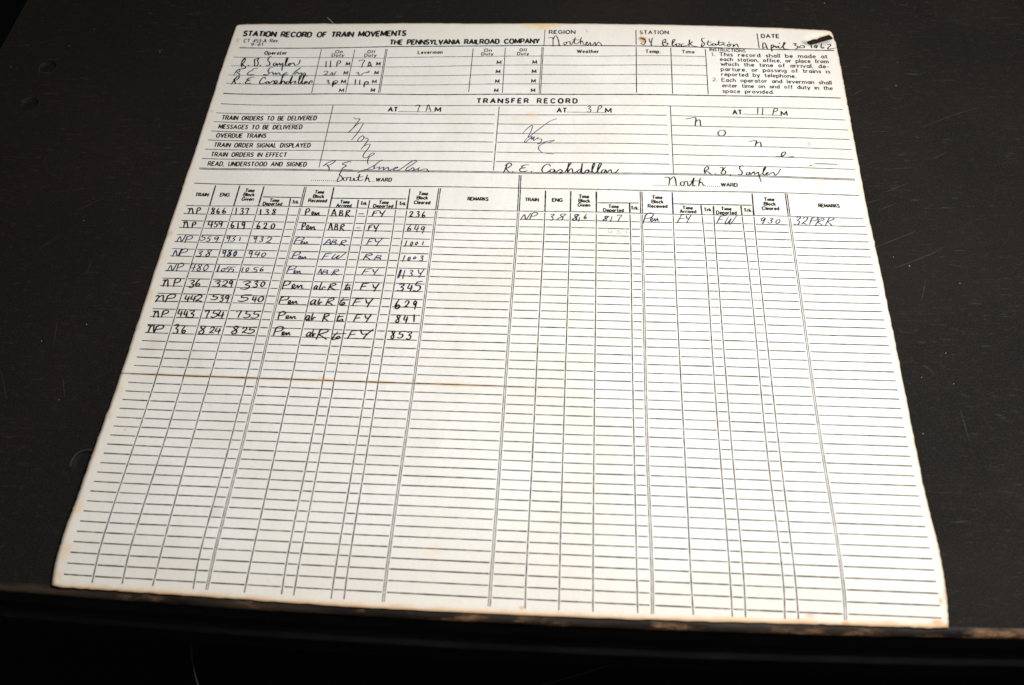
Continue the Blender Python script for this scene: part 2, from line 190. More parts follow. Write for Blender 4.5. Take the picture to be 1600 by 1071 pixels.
TEXT = [
 ["form_title","STATION RECORD OF TRAIN MOVEMENTS",-28.74,150.54,82.49,153.12,4.87,0.28,0],
 ["form_number","CT 453-A Rev.",-27.01,143.79,-3.49,145.42,3.38,0.18,0],
 ["form_number","9-61",-21.34,140.84,-13.39,141.43,2.83,0.22,0],
 ["company_heading","THE PENNSYLVANIA RAILROAD COMPANY",72.96,144.2,173.19,145.93,4.43,0.28,0],
 ["field_caption","REGION",179.41,155.55,196.71,155.67,3.31,0.24,1],
 ["field_caption","STATION",239.74,155.26,258.45,155.25,3.36,0.21,1],
 ["field_caption","DATE",319.01,152.93,330.34,152.77,3.4,0.24,1],
 ["column_heading","Operator",-10.47,132.82,4.41,133.58,3.1,0.25,1],
 ["column_heading","On",37.1,135.6,42.05,135.64,2.83,0.23,1],
 ["column_heading","Off",58.97,135.7,63.99,135.72,2.79,0.23,1],
 ["column_heading","On",137.08,137.53,142.02,137.51,2.79,0.23,1],
 ["column_heading","Off",160.66,137.8,165.31,137.85,2.79,0.23,1],
 ["column_heading","Duty",35.44,132.12,43.5,132.19,2.82,0.23,1],
 ["column_heading","Duty",57.52,132.15,65.28,132.21,2.78,0.23,1],
 ["column_heading","Duty",135.67,133.89,143.14,133.85,2.77,0.23,1],
 ["column_heading","Duty",159.35,134.13,166.76,134.22,2.77,0.23,1],
 ["column_heading","Leverman",93.09,135.23,109.33,135.71,2.86,0.26,1],
 ["column_heading","Weather",198.59,136.95,212.64,137.07,2.96,0.26,1],
 ["column_heading","Temp.",243.14,136.84,252.64,136.67,2.95,0.25,1],
 ["column_heading","Time",266.5,136.62,274.48,136.52,2.95,0.22,1],
 ["instruction_title","INSTRUCTIONS",284.51,139.18,307.28,138.54,2.62,0.22,1],
 ["instruction_line","1.",285.34,134.6,287.72,134.55,3.08,0.16,1],
 ["instruction_line","This record shall be made at",290.46,134.5,358.74,133.21,3.39,0.2,1],
 ["instruction_line","each station, office, or place from",290.69,129.89,358.8,128.61,3.37,0.2,1],
 ["instruction_line","which the time of arrival, de-",290.84,125.38,358.52,123.98,3.35,0.2,1],
 ["instruction_line","parture, or passing of trains is",290.69,120.56,358.7,119.26,3.32,0.2,1],
 ["instruction_line","reported by telephone.",290.63,115.86,336.98,114.71,3.28,0.2,1],
 ["instruction_line","2.",284.71,111.13,287.51,111.06,2.89,0.16,1],
 ["instruction_line","Each operator and leverman shall",290.45,110.64,358.18,109.07,3.25,0.2,1],
 ["instruction_line","enter time on and off duty in the",290.45,105.78,358.15,104.09,3.2,0.2,1],
 ["instruction_line","space provided.",290.22,100.96,321.82,99.99,3.14,0.2,1],
 ["meridian_letter","M",46.49,123.6,48.8,123.63,3.02,0.27,1],
 ["meridian_letter","M",66.75,123.87,69.13,123.91,2.98,0.27,1],
 ["meridian_letter","M",46.43,114.75,48.81,114.78,2.97,0.27,1],
 ["meridian_letter","M",66.82,115.23,69.1,115.28,2.95,0.27,1],
 ["meridian_letter","M",46.13,106.42,48.83,106.45,2.92,0.27,1],
 ["meridian_letter","M",66.54,106.81,69.05,106.88,2.91,0.27,1],
 ["meridian_letter","M",46.24,98.27,48.92,98.3,2.86,0.27,1],
 ["meridian_letter","M",66.9,98.79,69.14,98.85,2.86,0.27,1],
 ["meridian_letter","M",146.43,125.53,149.03,125.52,2.96,0.27,1],
 ["meridian_letter","M",169.85,125.97,172.35,126.02,2.96,0.27,1],
 ["meridian_letter","M",146.45,116.79,148.95,116.78,2.89,0.27,1],
 ["meridian_letter","M",169.93,117.22,172.33,117.27,2.9,0.27,1],
 ["meridian_letter","M",146.66,107.89,148.97,107.88,2.83,0.27,1],
 ["meridian_letter","M",169.94,108.31,172.32,108.35,2.83,0.27,1],
 ["meridian_letter","M",146.59,99.51,148.88,99.51,2.77,0.27,1],
 ["meridian_letter","M",170.1,99.84,172.38,99.88,2.77,0.27,1],
 ["section_title","TRANSFER RECORD",136.15,89.51,199.53,90.29,3.83,0.28,0],
 ["row_heading","TRAIN ORDERS TO BE DELIVERED",-24.83,71.63,35.71,72.9,3.54,0.225,1],
 ["row_heading","MESSAGES TO BE DELIVERED",-24.96,63.72,27.99,65.02,3.5,0.225,1],
 ["row_heading","OVERDUE TRAINS",-24.63,55.98,6.5,57.11,3.44,0.225,1],
 ["row_heading","TRAIN ORDER SIGNAL DISPLAYED",-24.16,48.08,36.16,49.34,3.4,0.225,1],
 ["row_heading","TRAIN ORDERS IN EFFECT",-24.08,40.19,22.8,41.15,3.33,0.225,1],
 ["row_heading","READ, UNDERSTOOD AND SIGNED",-24.12,32.54,36.76,33.57,3.27,0.225,1],
 ["hour_caption","AT",80.55,81.24,86.22,81.33,3.67,0.27,1],
 ["hour_caption","M",110.22,81.74,113.68,81.72,3.68,0.27,1],
 ["hour_caption","AT",187.19,82.09,192.93,82.1,3.56,0.27,1],
 ["hour_caption","M",217.15,82.2,220.63,82.17,3.6,0.27,1],
 ["hour_caption","AT",295.38,82.25,300.76,82.21,3.51,0.27,1],
 ["hour_caption","M",324.35,81.17,327.87,81.13,3.5,0.27,1],
 ["ward_caption","WARD",81.1,22.84,90.47,22.79,2.69,0.27,1],
 ["ward_caption","WARD",284.31,23.35,293.56,23.05,2.61,0.27,0],
 ["column_heading","TRAIN",-25.72,8.19,-18.01,8.36,2.47,0.3,0],
 ["column_heading","ENG.",-10.84,8.68,-4.63,8.66,2.47,0.3,0],
 ["column_heading","Time",3.73,12.28,9.18,12.23,2.49,0.3,0],
 ["column_heading","Block",3.4,9.05,9.89,8.99,2.47,0.3,0],
 ["column_heading","Given",3.04,5.69,10.16,5.63,2.45,0.3,0],
 ["column_heading","Time",20.19,4.92,25.71,4.9,2.44,0.3,0],
 ["column_heading","Departed",16.69,2.31,27.97,2.28,2.42,0.3,0],
 ["column_heading","Trk.",33.85,3.99,37.87,4.01,2.43,0.3,0],
 ["column_heading","Time",45.94,12.12,51.36,12.17,2.49,0.3,0],
 ["column_heading","Block",45.61,8.73,51.96,8.79,2.47,0.3,0],
 ["column_heading","Received",43.38,5.46,54.14,5.54,2.45,0.3,0],
 ["column_heading","Time",62.36,4.99,67.81,5.02,2.46,0.3,0],
 ["column_heading","Arrived",60.55,2.19,69.36,2.22,2.44,0.3,0],
 ["column_heading","Trk.",74.56,4.16,78.59,4.16,2.46,0.3,0],
 ["column_heading","Time",85.42,5.21,90.96,5.19,2.46,0.3,0],
 ["column_heading","Departed",82.53,2.44,93.96,2.4,2.44,0.3,0],
 ["column_heading","Trk.",97.5,4.49,101.5,4.48,2.44,0.3,0],
 ["column_heading","Time",108.11,12.46,113.47,12.43,2.46,0.3,0],
 ["column_heading","Block",107.35,9.25,113.71,9.23,2.44,0.3,0],
 ["column_heading","Cleared",106.08,5.66,115.47,5.64,2.43,0.3,0],
 ["column_heading","REMARKS",137.46,9.18,149.31,9.22,2.41,0.3,0],
 ["column_heading","TRAIN",170.96,9.49,178.67,9.45,2.43,0.3,0],
 ["column_heading","ENG.",186.73,9.53,193.25,9.5,2.44,0.3,0],
 ["column_heading","Time",202.15,12.58,207.78,12.58,2.46,0.3,0],
 ["column_heading","Block",202.02,9.3,208.34,9.3,2.44,0.3,0],
 ["column_heading","Given",201.57,6.13,208.52,6.14,2.42,0.3,0],
 ["column_heading","Time",219.24,5.52,224.89,5.58,2.4,0.3,0],
 ["column_heading","Departed",216.32,2.69,227.75,2.81,2.39,0.3,0],
 ["column_heading","Trk.",232.05,4.79,236.43,4.84,2.39,0.3,0],
 ["column_heading","Time",244.43,13.24,250.01,13.24,2.4,0.3,0],
 ["column_heading","Block",244.02,9.97,250.57,9.98,2.39,0.3,0],
 ["column_heading","Received",241.86,6.66,252.69,6.69,2.38,0.3,0],
 ["column_heading","Time",261.51,5.84,267.11,5.78,2.37,0.3,0],
 ["column_heading","Arrived",259.81,3.17,268.89,3.08,2.36,0.3,0],
 ["column_heading","Trk.",273.5,4.59,277.96,4.52,2.36,0.3,0],
 ["column_heading","Time",283.14,5.38,288.76,5.28,2.36,0.3,0],
 ["column_heading","Departed",280.31,2.6,291.48,2.4,2.34,0.3,0],
 ["column_heading","Trk.",295.81,4.41,300.3,4.35,2.35,0.3,0],
 ["column_heading","Time",307.93,12.61,313.43,12.57,2.4,0.3,0],
 ["column_heading","Block",307.51,9.23,313.88,9.19,2.38,0.3,0],
 ["column_heading","Cleared",306.08,5.95,315.42,5.9,2.36,0.3,0],
 ["column_heading","REMARKS",338.03,8.79,349.54,8.86,2.38,0.3,0],
]
HAND = [
 ["train_entry","black handwritten entry on the first ruled line",0,0.81,[[[-27.5,-1.83],[-26.87,-1.39],[-26.29,-1.95],[-26.2,-5.41]],[[-26.25,-3.38],[-25.55,-1.27],[-24.83,-1.61],[-24.18,-3.46],[-23.49,-5.22]],[[-21.95,-0.98],[-21.77,-2.92],[-21.47,-5.16]],[[-21.95,-2.02],[-21.41,-0.51],[-20.21,-0.92],[-20.25,-2.44],[-21.5,-3.13]],[[-11.61,-0.76],[-12.74,-0.35],[-12.98,-1.31],[-11.64,-3.03],[-11.45,-4.62],[-12.2,-5.09],[-12.75,-3.8],[-11.98,-2.51],[-11.59,-0.8]],[[-9.18,-0.53],[-9.7,-2.11],[-9.54,-3.76],[-8.71,-4.52],[-8.2,-3.75],[-8.93,-2.85],[-9.37,-3.61]],[[-5.49,-0.26],[-6.11,-1.9],[-6.16,-3.6],[-5.26,-4.32],[-4.45,-3.45],[-5.31,-2.56],[-5.87,-3.47]],[[1.34,-0.04],[2.03,-4.66]],[[4.06,-0.9],[4.91,-0.29],[5.71,-0.92],[5.04,-2.38],[5.97,-2.82],[5.98,-4.29],[5.33,-4.69],[4.42,-4.3]],[[7.13,-0.94],[7.32,-0.34],[8.83,-0.44],[8.56,-2.11],[8.61,-4.37]],[[16.15,-0.84],[16.83,-4.9]],[[19.14,-1.2],[20.18,-0.87],[20.9,-1.38],[20.16,-2.43],[21.13,-3.04],[21.03,-4.21],[20.28,-4.64],[19.3,-4.33]],[[25.24,-0.76],[24.13,-0.48],[23.73,-1.4],[24.89,-2.68],[25.14,-4.02],[24.25,-4.57],[23.8,-3.62],[24.61,-2.16],[25.23,-0.9]],[[43.2,-0.21],[43.28,-2.02],[43.4,-4.66]],[[43.17,-1.08],[43.91,0.44],[45.11,0.01],[45.03,-1.77],[43.57,-2.38]],[[47.01,-4.57],[48.12,-2.81],[47.47,-1.76],[47.09,-2.99],[48.06,-4.73],[48.98,-3.32],[49.16,-2.33],[49.8,-4.39],[50.53,-2.81],[51.14,-2.4],[51.32,-4.41],[52.0,-4.3]],[[58.88,-4.79],[59.71,0.01],[60.14,-0.38],[61.71,-4.82]],[[59.16,-2.96],[61.08,-2.86]],[[63.45,-0.32],[63.52,-4.38]],[[63.52,-0.4],[64.81,-0.7],[64.73,-1.87],[63.79,-2.36],[65.26,-2.8],[65.23,-3.99],[63.54,-4.31]],[[67.26,-0.31],[67.44,-5.03]],[[67.18,-0.93],[68.49,0.04],[69.09,-1.0],[67.61,-2.4],[68.56,-3.81],[69.74,-4.9]],[[74.66,-2.62],[77.72,-2.56]],[[83.54,-0.21],[82.87,-4.25]],[[83.38,-0.48],[86.17,0.14]],[[83.21,-2.22],[85.3,-1.72]],[[86.79,-0.08],[87.67,-2.09],[88.74,-1.91]],[[89.96,0.33],[88.87,-2.42],[88.29,-4.51]],[[104.56,-1.1],[105.19,-0.1],[106.18,-0.45],[105.81,-2.11],[104.8,-3.88],[105.31,-3.66],[106.62,-3.96]],[[108.62,-0.48],[109.4,0.08],[109.94,-0.65],[109.28,-1.84],[110.07,-2.27],[110.06,-3.76],[109.36,-4.14],[108.59,-3.89]],[[112.97,-0.03],[112.21,-1.9],[112.1,-3.62],[112.76,-4.6],[113.59,-3.7],[113.04,-2.61],[112.27,-3.6]]]],
 ["train_entry","black handwritten entry on the second row",0,0.81,[[[-27.56,-12.09],[-27.04,-11.64],[-26.68,-12.06],[-26.34,-15.91]],[[-26.58,-13.55],[-26.02,-11.56],[-25.47,-11.58],[-24.47,-14.03],[-23.84,-15.89]],[[-21.69,-11.84],[-21.67,-13.35],[-21.43,-15.41]],[[-21.93,-12.58],[-21.26,-11.35],[-20.19,-11.63],[-20.22,-13.17],[-21.4,-13.76]],[[-12.26,-10.07],[-12.41,-13.09],[-9.68,-12.75]],[[-10.64,-10.53],[-10.3,-15.13]],[[-7.26,-10.58],[-8.62,-10.88],[-8.58,-12.3],[-7.51,-12.42],[-7.07,-13.77],[-7.69,-14.68],[-8.66,-14.32]],[[-4.57,-11.1],[-5.58,-10.1],[-6.49,-11.19],[-5.59,-12.54],[-4.65,-11.22],[-4.69,-10.58],[-4.5,-12.8],[-4.61,-14.58]],[[1.88,-10.4],[1.32,-12.15],[1.34,-13.97],[2.34,-14.85],[2.99,-14.01],[2.26,-13.03],[1.56,-13.92]],[[4.9,-10.98],[5.65,-15.49]],[[8.92,-11.41],[8.17,-10.42],[7.41,-11.65],[8.22,-13.12],[8.87,-11.57],[8.83,-11.01],[9.16,-13.66],[9.14,-15.66]],[[17.43,-10.56],[16.87,-12.27],[16.76,-14.18],[17.72,-15.02],[18.34,-14.03],[17.67,-13.1],[16.93,-14.09]],[[20.44,-11.94],[20.87,-10.89],[21.9,-11.24],[21.8,-12.92],[20.87,-14.74],[21.42,-14.48],[22.64,-14.85]],[[25.88,-11.32],[25.2,-12.13],[25.05,-13.77],[25.95,-14.99],[26.76,-14.15],[26.87,-12.47],[26.08,-11.3],[25.63,-11.39]],[[43.21,-10.66],[43.2,-12.8],[43.39,-15.32]],[[43.03,-11.74],[43.72,-10.34],[44.76,-10.73],[44.63,-12.18],[43.4,-13.12]],[[45.81,-14.89],[47.05,-13.16],[46.36,-11.93],[45.78,-13.35],[46.77,-14.97],[48.05,-13.73],[48.18,-12.67],[48.86,-14.61],[49.54,-13.07],[50.27,-12.94],[50.56,-14.59],[51.27,-14.7]],[[58.93,-15.23],[59.42,-10.65],[59.93,-10.81],[61.33,-15.27]],[[59.13,-13.67],[60.82,-13.3]],[[62.39,-10.69],[62.49,-14.99]],[[62.39,-10.61],[63.39,-10.8],[63.67,-12.24],[62.56,-12.59],[63.9,-13.1],[64.0,-14.61],[62.42,-14.91]],[[65.73,-11.04],[65.83,-15.48]],[[65.71,-11.59],[66.96,-10.55],[67.56,-11.75],[66.1,-13.13],[66.89,-14.07],[68.14,-15.38]],[[74.92,-13.14],[77.22,-13.1]],[[82.46,-11.13],[82.05,-14.55]],[[82.2,-11.25],[84.24,-10.7]],[[82.26,-12.76],[83.57,-12.24]],[[85.03,-10.94],[85.74,-13.04],[86.57,-12.96]],[[87.71,-10.41],[86.77,-13.29],[86.37,-15.69]]]],
 ["train_entry","blue handwritten time on the second row",1,0.7,[[[106.4,-9.85],[105.35,-11.94],[104.81,-13.8],[105.62,-14.64],[106.56,-13.77],[106.06,-12.62],[105.18,-13.6]],[[109.46,-9.99],[108.84,-13.14],[111.01,-12.75]],[[110.77,-10.57],[110.15,-15.1]],[[114.45,-12.07],[113.77,-11.04],[112.65,-12.06],[112.98,-13.59],[114.33,-12.08],[114.53,-11.54],[114.04,-14.15],[113.54,-16.01]]]],
 ["train_entry","blue slanted handwritten entry on the third row",1,0.67,[[[-27.56,-26.42],[-26.54,-22.51],[-24.77,-26.01],[-23.5,-21.0]],[[-22.43,-22.29],[-22.61,-24.37],[-22.64,-27.0]],[[-22.74,-23.46],[-21.32,-21.82],[-19.45,-22.09],[-19.78,-23.76],[-22.31,-24.76]],[[-10.86,-20.52],[-13.38,-21.21],[-13.96,-22.23],[-12.1,-22.56],[-11.83,-23.78],[-13.38,-24.72],[-14.94,-24.3]],[[-8.36,-21.65],[-9.87,-22.19],[-10.12,-23.27],[-8.96,-23.38],[-8.74,-24.37],[-9.68,-25.39],[-10.63,-24.97]],[[-4.13,-22.23],[-5.0,-21.72],[-6.15,-22.39],[-5.6,-23.62],[-4.21,-22.44],[-4.08,-22.02],[-4.29,-23.94],[-4.88,-25.67]],[[2.55,-21.67],[1.83,-20.9],[0.93,-21.7],[1.47,-22.93],[2.4,-21.66],[2.64,-21.17],[2.51,-23.45],[2.19,-25.08]],[[3.66,-21.32],[4.78,-20.71],[5.63,-21.31],[4.58,-22.63],[5.52,-23.19],[5.38,-24.33],[4.3,-24.71],[3.39,-24.52]],[[8.59,-21.63],[8.81,-24.22]],[[18.26,-21.39],[17.42,-20.47],[16.79,-21.45],[17.38,-22.94],[18.04,-21.42],[18.24,-20.91],[18.19,-23.34],[17.9,-25.34]],[[20.63,-21.51],[21.38,-21.03],[22.02,-21.56],[21.24,-22.73],[22.01,-23.06],[21.84,-24.19],[21.05,-24.49],[20.26,-24.16]],[[24.52,-22.03],[25.57,-20.96],[26.94,-21.53],[26.4,-23.1],[24.39,-25.11],[25.39,-24.75],[27.13,-25.12]],[[41.76,-21.19],[41.18,-23.1],[40.62,-25.48]],[[41.01,-22.14],[43.46,-20.63],[45.83,-21.05],[45.0,-22.52],[41.42,-23.31]],[[44.47,-25.42],[45.52,-24.13],[45.09,-23.27],[44.6,-24.45],[45.36,-25.49],[46.5,-24.48],[46.45,-23.85],[47.07,-25.39],[47.76,-24.11],[48.16,-23.88],[48.37,-25.22],[49.09,-25.27]],[[57.89,-25.81],[60.4,-22.05],[61.16,-22.35],[61.78,-25.62]],[[58.83,-24.32],[61.63,-24.11]],[[63.06,-22.11],[62.12,-25.51]],[[62.97,-22.03],[64.82,-22.21],[64.4,-23.22],[62.71,-23.65],[64.92,-24.15],[64.37,-25.17],[62.0,-25.53]],[[65.6,-24.73],[65.94,-24.85]],[[68.27,-22.56],[67.36,-26.39]],[[68.09,-22.91],[69.85,-22.2],[70.57,-23.15],[68.2,-24.43],[69.24,-25.32],[70.27,-26.38]],[[83.94,-21.03],[82.7,-25.37]],[[83.56,-21.09],[86.72,-20.58]],[[83.37,-23.32],[85.65,-22.67]],[[86.95,-20.57],[87.86,-22.92],[89.51,-22.77]],[[91.46,-20.26],[89.5,-23.34],[88.44,-25.97]],[[105.35,-21.64],[104.84,-25.89]],[[108.34,-22.4],[107.95,-23.16],[107.86,-24.23],[108.2,-25.08],[108.71,-24.58],[108.93,-23.25],[108.65,-22.43],[108.32,-22.63]],[[111.23,-22.51],[110.8,-22.87],[110.6,-23.77],[110.98,-24.63],[111.45,-24.05],[111.71,-23.19],[111.35,-22.37],[111.23,-22.51]],[[114.92,-21.76],[114.63,-24.23]]]],
 ["train_entry","blue slanted handwritten entry on the fourth row",1,0.7,[[[-27.06,-37.02],[-26.33,-32.52],[-24.29,-36.72],[-23.34,-31.4]],[[-22.9,-31.72],[-23.25,-34.04],[-23.27,-36.64]],[[-23.35,-32.98],[-21.63,-31.24],[-19.72,-31.64],[-20.16,-33.27],[-22.68,-34.24]],[[-13.15,-32.73],[-11.74,-32.27],[-10.82,-32.72],[-12.33,-33.99],[-11.05,-34.57],[-11.34,-35.78],[-12.38,-36.2],[-13.58,-35.97]],[[-5.6,-31.69],[-7.11,-31.53],[-7.87,-32.39],[-6.49,-33.94],[-6.38,-35.54],[-7.63,-35.89],[-8.21,-34.92],[-6.76,-33.5],[-5.75,-31.98]],[[2.66,-32.27],[1.82,-31.23],[1.05,-32.25],[1.64,-33.68],[2.39,-32.35],[2.59,-31.67],[2.54,-34.2],[2.44,-36.26]],[[4.05,-31.63],[5.06,-31.1],[5.82,-31.71],[4.68,-33.02],[5.88,-33.61],[5.71,-35.1],[4.79,-35.56],[3.75,-35.12]],[[5.88,-31.37],[4.75,-31.26],[4.36,-32.15],[5.37,-33.43],[5.56,-34.88],[4.68,-35.23],[4.23,-34.35],[5.25,-33.12],[5.87,-31.59]],[[8.19,-31.74],[7.68,-32.67],[7.62,-34.08],[8.08,-35.3],[8.88,-34.55],[9.11,-32.92],[8.45,-31.7],[8.14,-31.87]],[[8.23,-31.9],[7.88,-32.78],[7.79,-33.94],[8.42,-35.16],[8.81,-34.48],[8.79,-33.06],[8.43,-31.89],[8.1,-31.99]],[[17.97,-32.07],[17.18,-31.16],[16.31,-32.01],[16.8,-33.5],[17.9,-32.11],[17.99,-31.57],[17.94,-33.97],[17.53,-35.9]],[[20.63,-31.39],[19.82,-33.51],[22.52,-33.28]],[[22.1,-31.69],[21.55,-35.03]],[[25.0,-32.22],[24.11,-32.97],[23.82,-34.3],[24.34,-35.17],[25.35,-34.53],[26.02,-33.26],[25.39,-32.37],[24.9,-32.34]],[[42.44,-31.36],[41.92,-33.36],[41.57,-35.75]],[[41.86,-32.41],[43.67,-31.02],[45.63,-31.41],[44.94,-32.87],[42.34,-33.75]],[[45.21,-36.04],[46.37,-34.78],[45.71,-33.89],[45.28,-35.01],[46.1,-36.04],[47.2,-35.09],[47.21,-34.28],[47.85,-35.91],[48.54,-34.58],[49.18,-34.37],[49.37,-35.67],[50.03,-35.82]],[[60.28,-31.8],[58.82,-36.2]],[[59.97,-32.07],[63.68,-31.55]],[[59.58,-33.92],[62.18,-33.53]],[[66.03,-32.03],[64.38,-34.96],[65.72,-35.18],[68.19,-32.86],[67.09,-34.89],[68.14,-35.22],[71.67,-31.26]],[[83.91,-31.62],[82.42,-35.76]],[[83.51,-32.19],[86.1,-31.36],[86.88,-32.25],[83.67,-33.53],[84.88,-34.54],[86.38,-35.59]],[[90.02,-32.61],[88.39,-36.07]],[[89.92,-32.75],[92.17,-32.71],[91.63,-33.91],[89.51,-34.22],[92.06,-34.71],[91.57,-35.76],[88.4,-35.94]],[[105.59,-32.19],[104.84,-36.59]],[[108.35,-33.07],[107.92,-33.61],[107.68,-34.66],[107.98,-35.6],[108.64,-34.97],[108.82,-33.78],[108.48,-33.13],[108.39,-33.08]],[[111.55,-32.83],[110.99,-33.36],[110.73,-33.95],[110.91,-34.41],[111.61,-34.13],[111.98,-33.38],[111.68,-32.91],[111.46,-32.93]],[[114.61,-32.46],[115.57,-32.01],[115.98,-32.46],[115.14,-33.63],[115.94,-34.06],[115.7,-35.17],[114.88,-35.46],[114.21,-35.32]]]],
 ["train_entry","blue slanted handwritten entry with overwritten figures on the fifth row",1,0.67,[[[-27.14,-47.37],[-26.3,-43.19],[-24.45,-46.98],[-23.22,-41.9]],[[-22.16,-42.02],[-22.14,-44.28],[-22.13,-47.12]],[[-22.46,-43.07],[-21.05,-41.4],[-19.28,-41.81],[-19.65,-43.64],[-21.83,-44.6]],[[-14.33,-41.28],[-14.88,-44.43],[-11.95,-44.0]],[[-12.6,-41.85],[-12.9,-46.37]],[[-8.63,-42.14],[-9.91,-41.68],[-10.56,-42.7],[-9.2,-44.29],[-9.01,-45.93],[-10.06,-46.25],[-10.65,-45.31],[-9.53,-43.75],[-8.66,-42.29]],[[-5.91,-41.77],[-6.86,-42.94],[-7.1,-44.59],[-6.25,-46.06],[-5.18,-45.11],[-4.76,-43.33],[-5.63,-41.98],[-6.13,-41.93]],[[1.4,-42.1],[1.27,-46.36]],[[1.15,-42.18],[1.29,-46.32]],[[1.16,-42.49],[0.95,-46.35]],[[4.35,-43.86],[3.6,-44.57],[3.23,-45.37],[3.81,-46.28],[4.59,-45.8],[5.17,-44.53],[4.59,-43.94],[4.13,-43.9]],[[8.08,-42.78],[6.43,-43.09],[6.06,-44.38],[7.37,-44.37],[7.58,-45.44],[6.44,-46.34],[5.39,-46.14]],[[10.87,-42.79],[8.72,-43.04],[8.31,-44.39],[9.73,-44.39],[10.04,-45.58],[8.62,-46.48],[7.34,-46.15]],[[15.16,-42.88],[14.96,-45.85]],[[17.83,-43.0],[17.31,-43.72],[17.13,-44.76],[17.42,-45.61],[18.21,-45.01],[18.54,-43.88],[18.07,-43.05],[17.8,-43.15]],[[24.03,-42.57],[21.95,-42.79],[21.58,-44.06],[22.99,-44.05],[23.26,-45.29],[21.95,-45.9],[20.87,-45.73]],[[26.45,-41.82],[25.45,-43.22],[25.18,-44.69],[25.85,-45.22],[26.83,-44.54],[26.28,-43.78],[25.45,-44.59]],[[41.41,-41.22],[40.99,-43.19],[40.5,-45.84]],[[40.82,-42.39],[43.0,-40.85],[45.13,-41.25],[44.35,-42.82],[41.37,-43.59]],[[44.4,-45.7],[45.27,-44.55],[44.9,-43.81],[44.45,-44.68],[45.24,-45.8],[46.16,-44.85],[46.16,-44.14],[46.8,-45.47],[47.33,-44.44],[47.83,-44.26],[47.94,-45.43],[48.7,-45.58]],[[58.18,-46.0],[59.32,-42.82],[59.59,-43.07],[60.32,-45.98]],[[58.57,-44.78],[60.13,-44.77]],[[61.52,-43.09],[60.59,-46.19]],[[61.66,-43.16],[63.34,-43.39],[63.13,-44.33],[61.3,-44.56],[63.52,-44.93],[62.95,-46.01],[60.49,-46.34]],[[65.53,-44.56],[65.82,-44.62]],[[67.43,-42.95],[66.29,-46.73]],[[67.06,-43.45],[69.03,-42.7],[69.68,-43.58],[67.25,-44.76],[68.22,-45.69],[69.28,-46.59]],[[84.67,-42.15],[83.04,-46.16]],[[84.45,-42.26],[88.06,-41.74]],[[83.84,-44.06],[86.69,-43.75]],[[88.93,-42.14],[89.61,-43.93],[90.73,-43.96]],[[92.12,-41.65],[90.62,-44.25],[89.93,-46.13]],[[104.31,-42.13],[103.49,-47.87]],[[105.01,-42.31],[104.13,-47.5]],[[104.66,-42.05],[103.83,-47.4]],[[106.88,-42.26],[106.36,-48.0]],[[109.73,-42.87],[110.77,-42.19],[111.5,-42.98],[110.35,-44.19],[111.26,-44.83],[110.89,-46.1],[110.02,-46.45],[109.1,-46.21]],[[114.37,-41.84],[115.06,-44.21],[116.09,-43.91]],[[117.53,-41.24],[116.12,-44.44],[115.4,-46.98]]]],
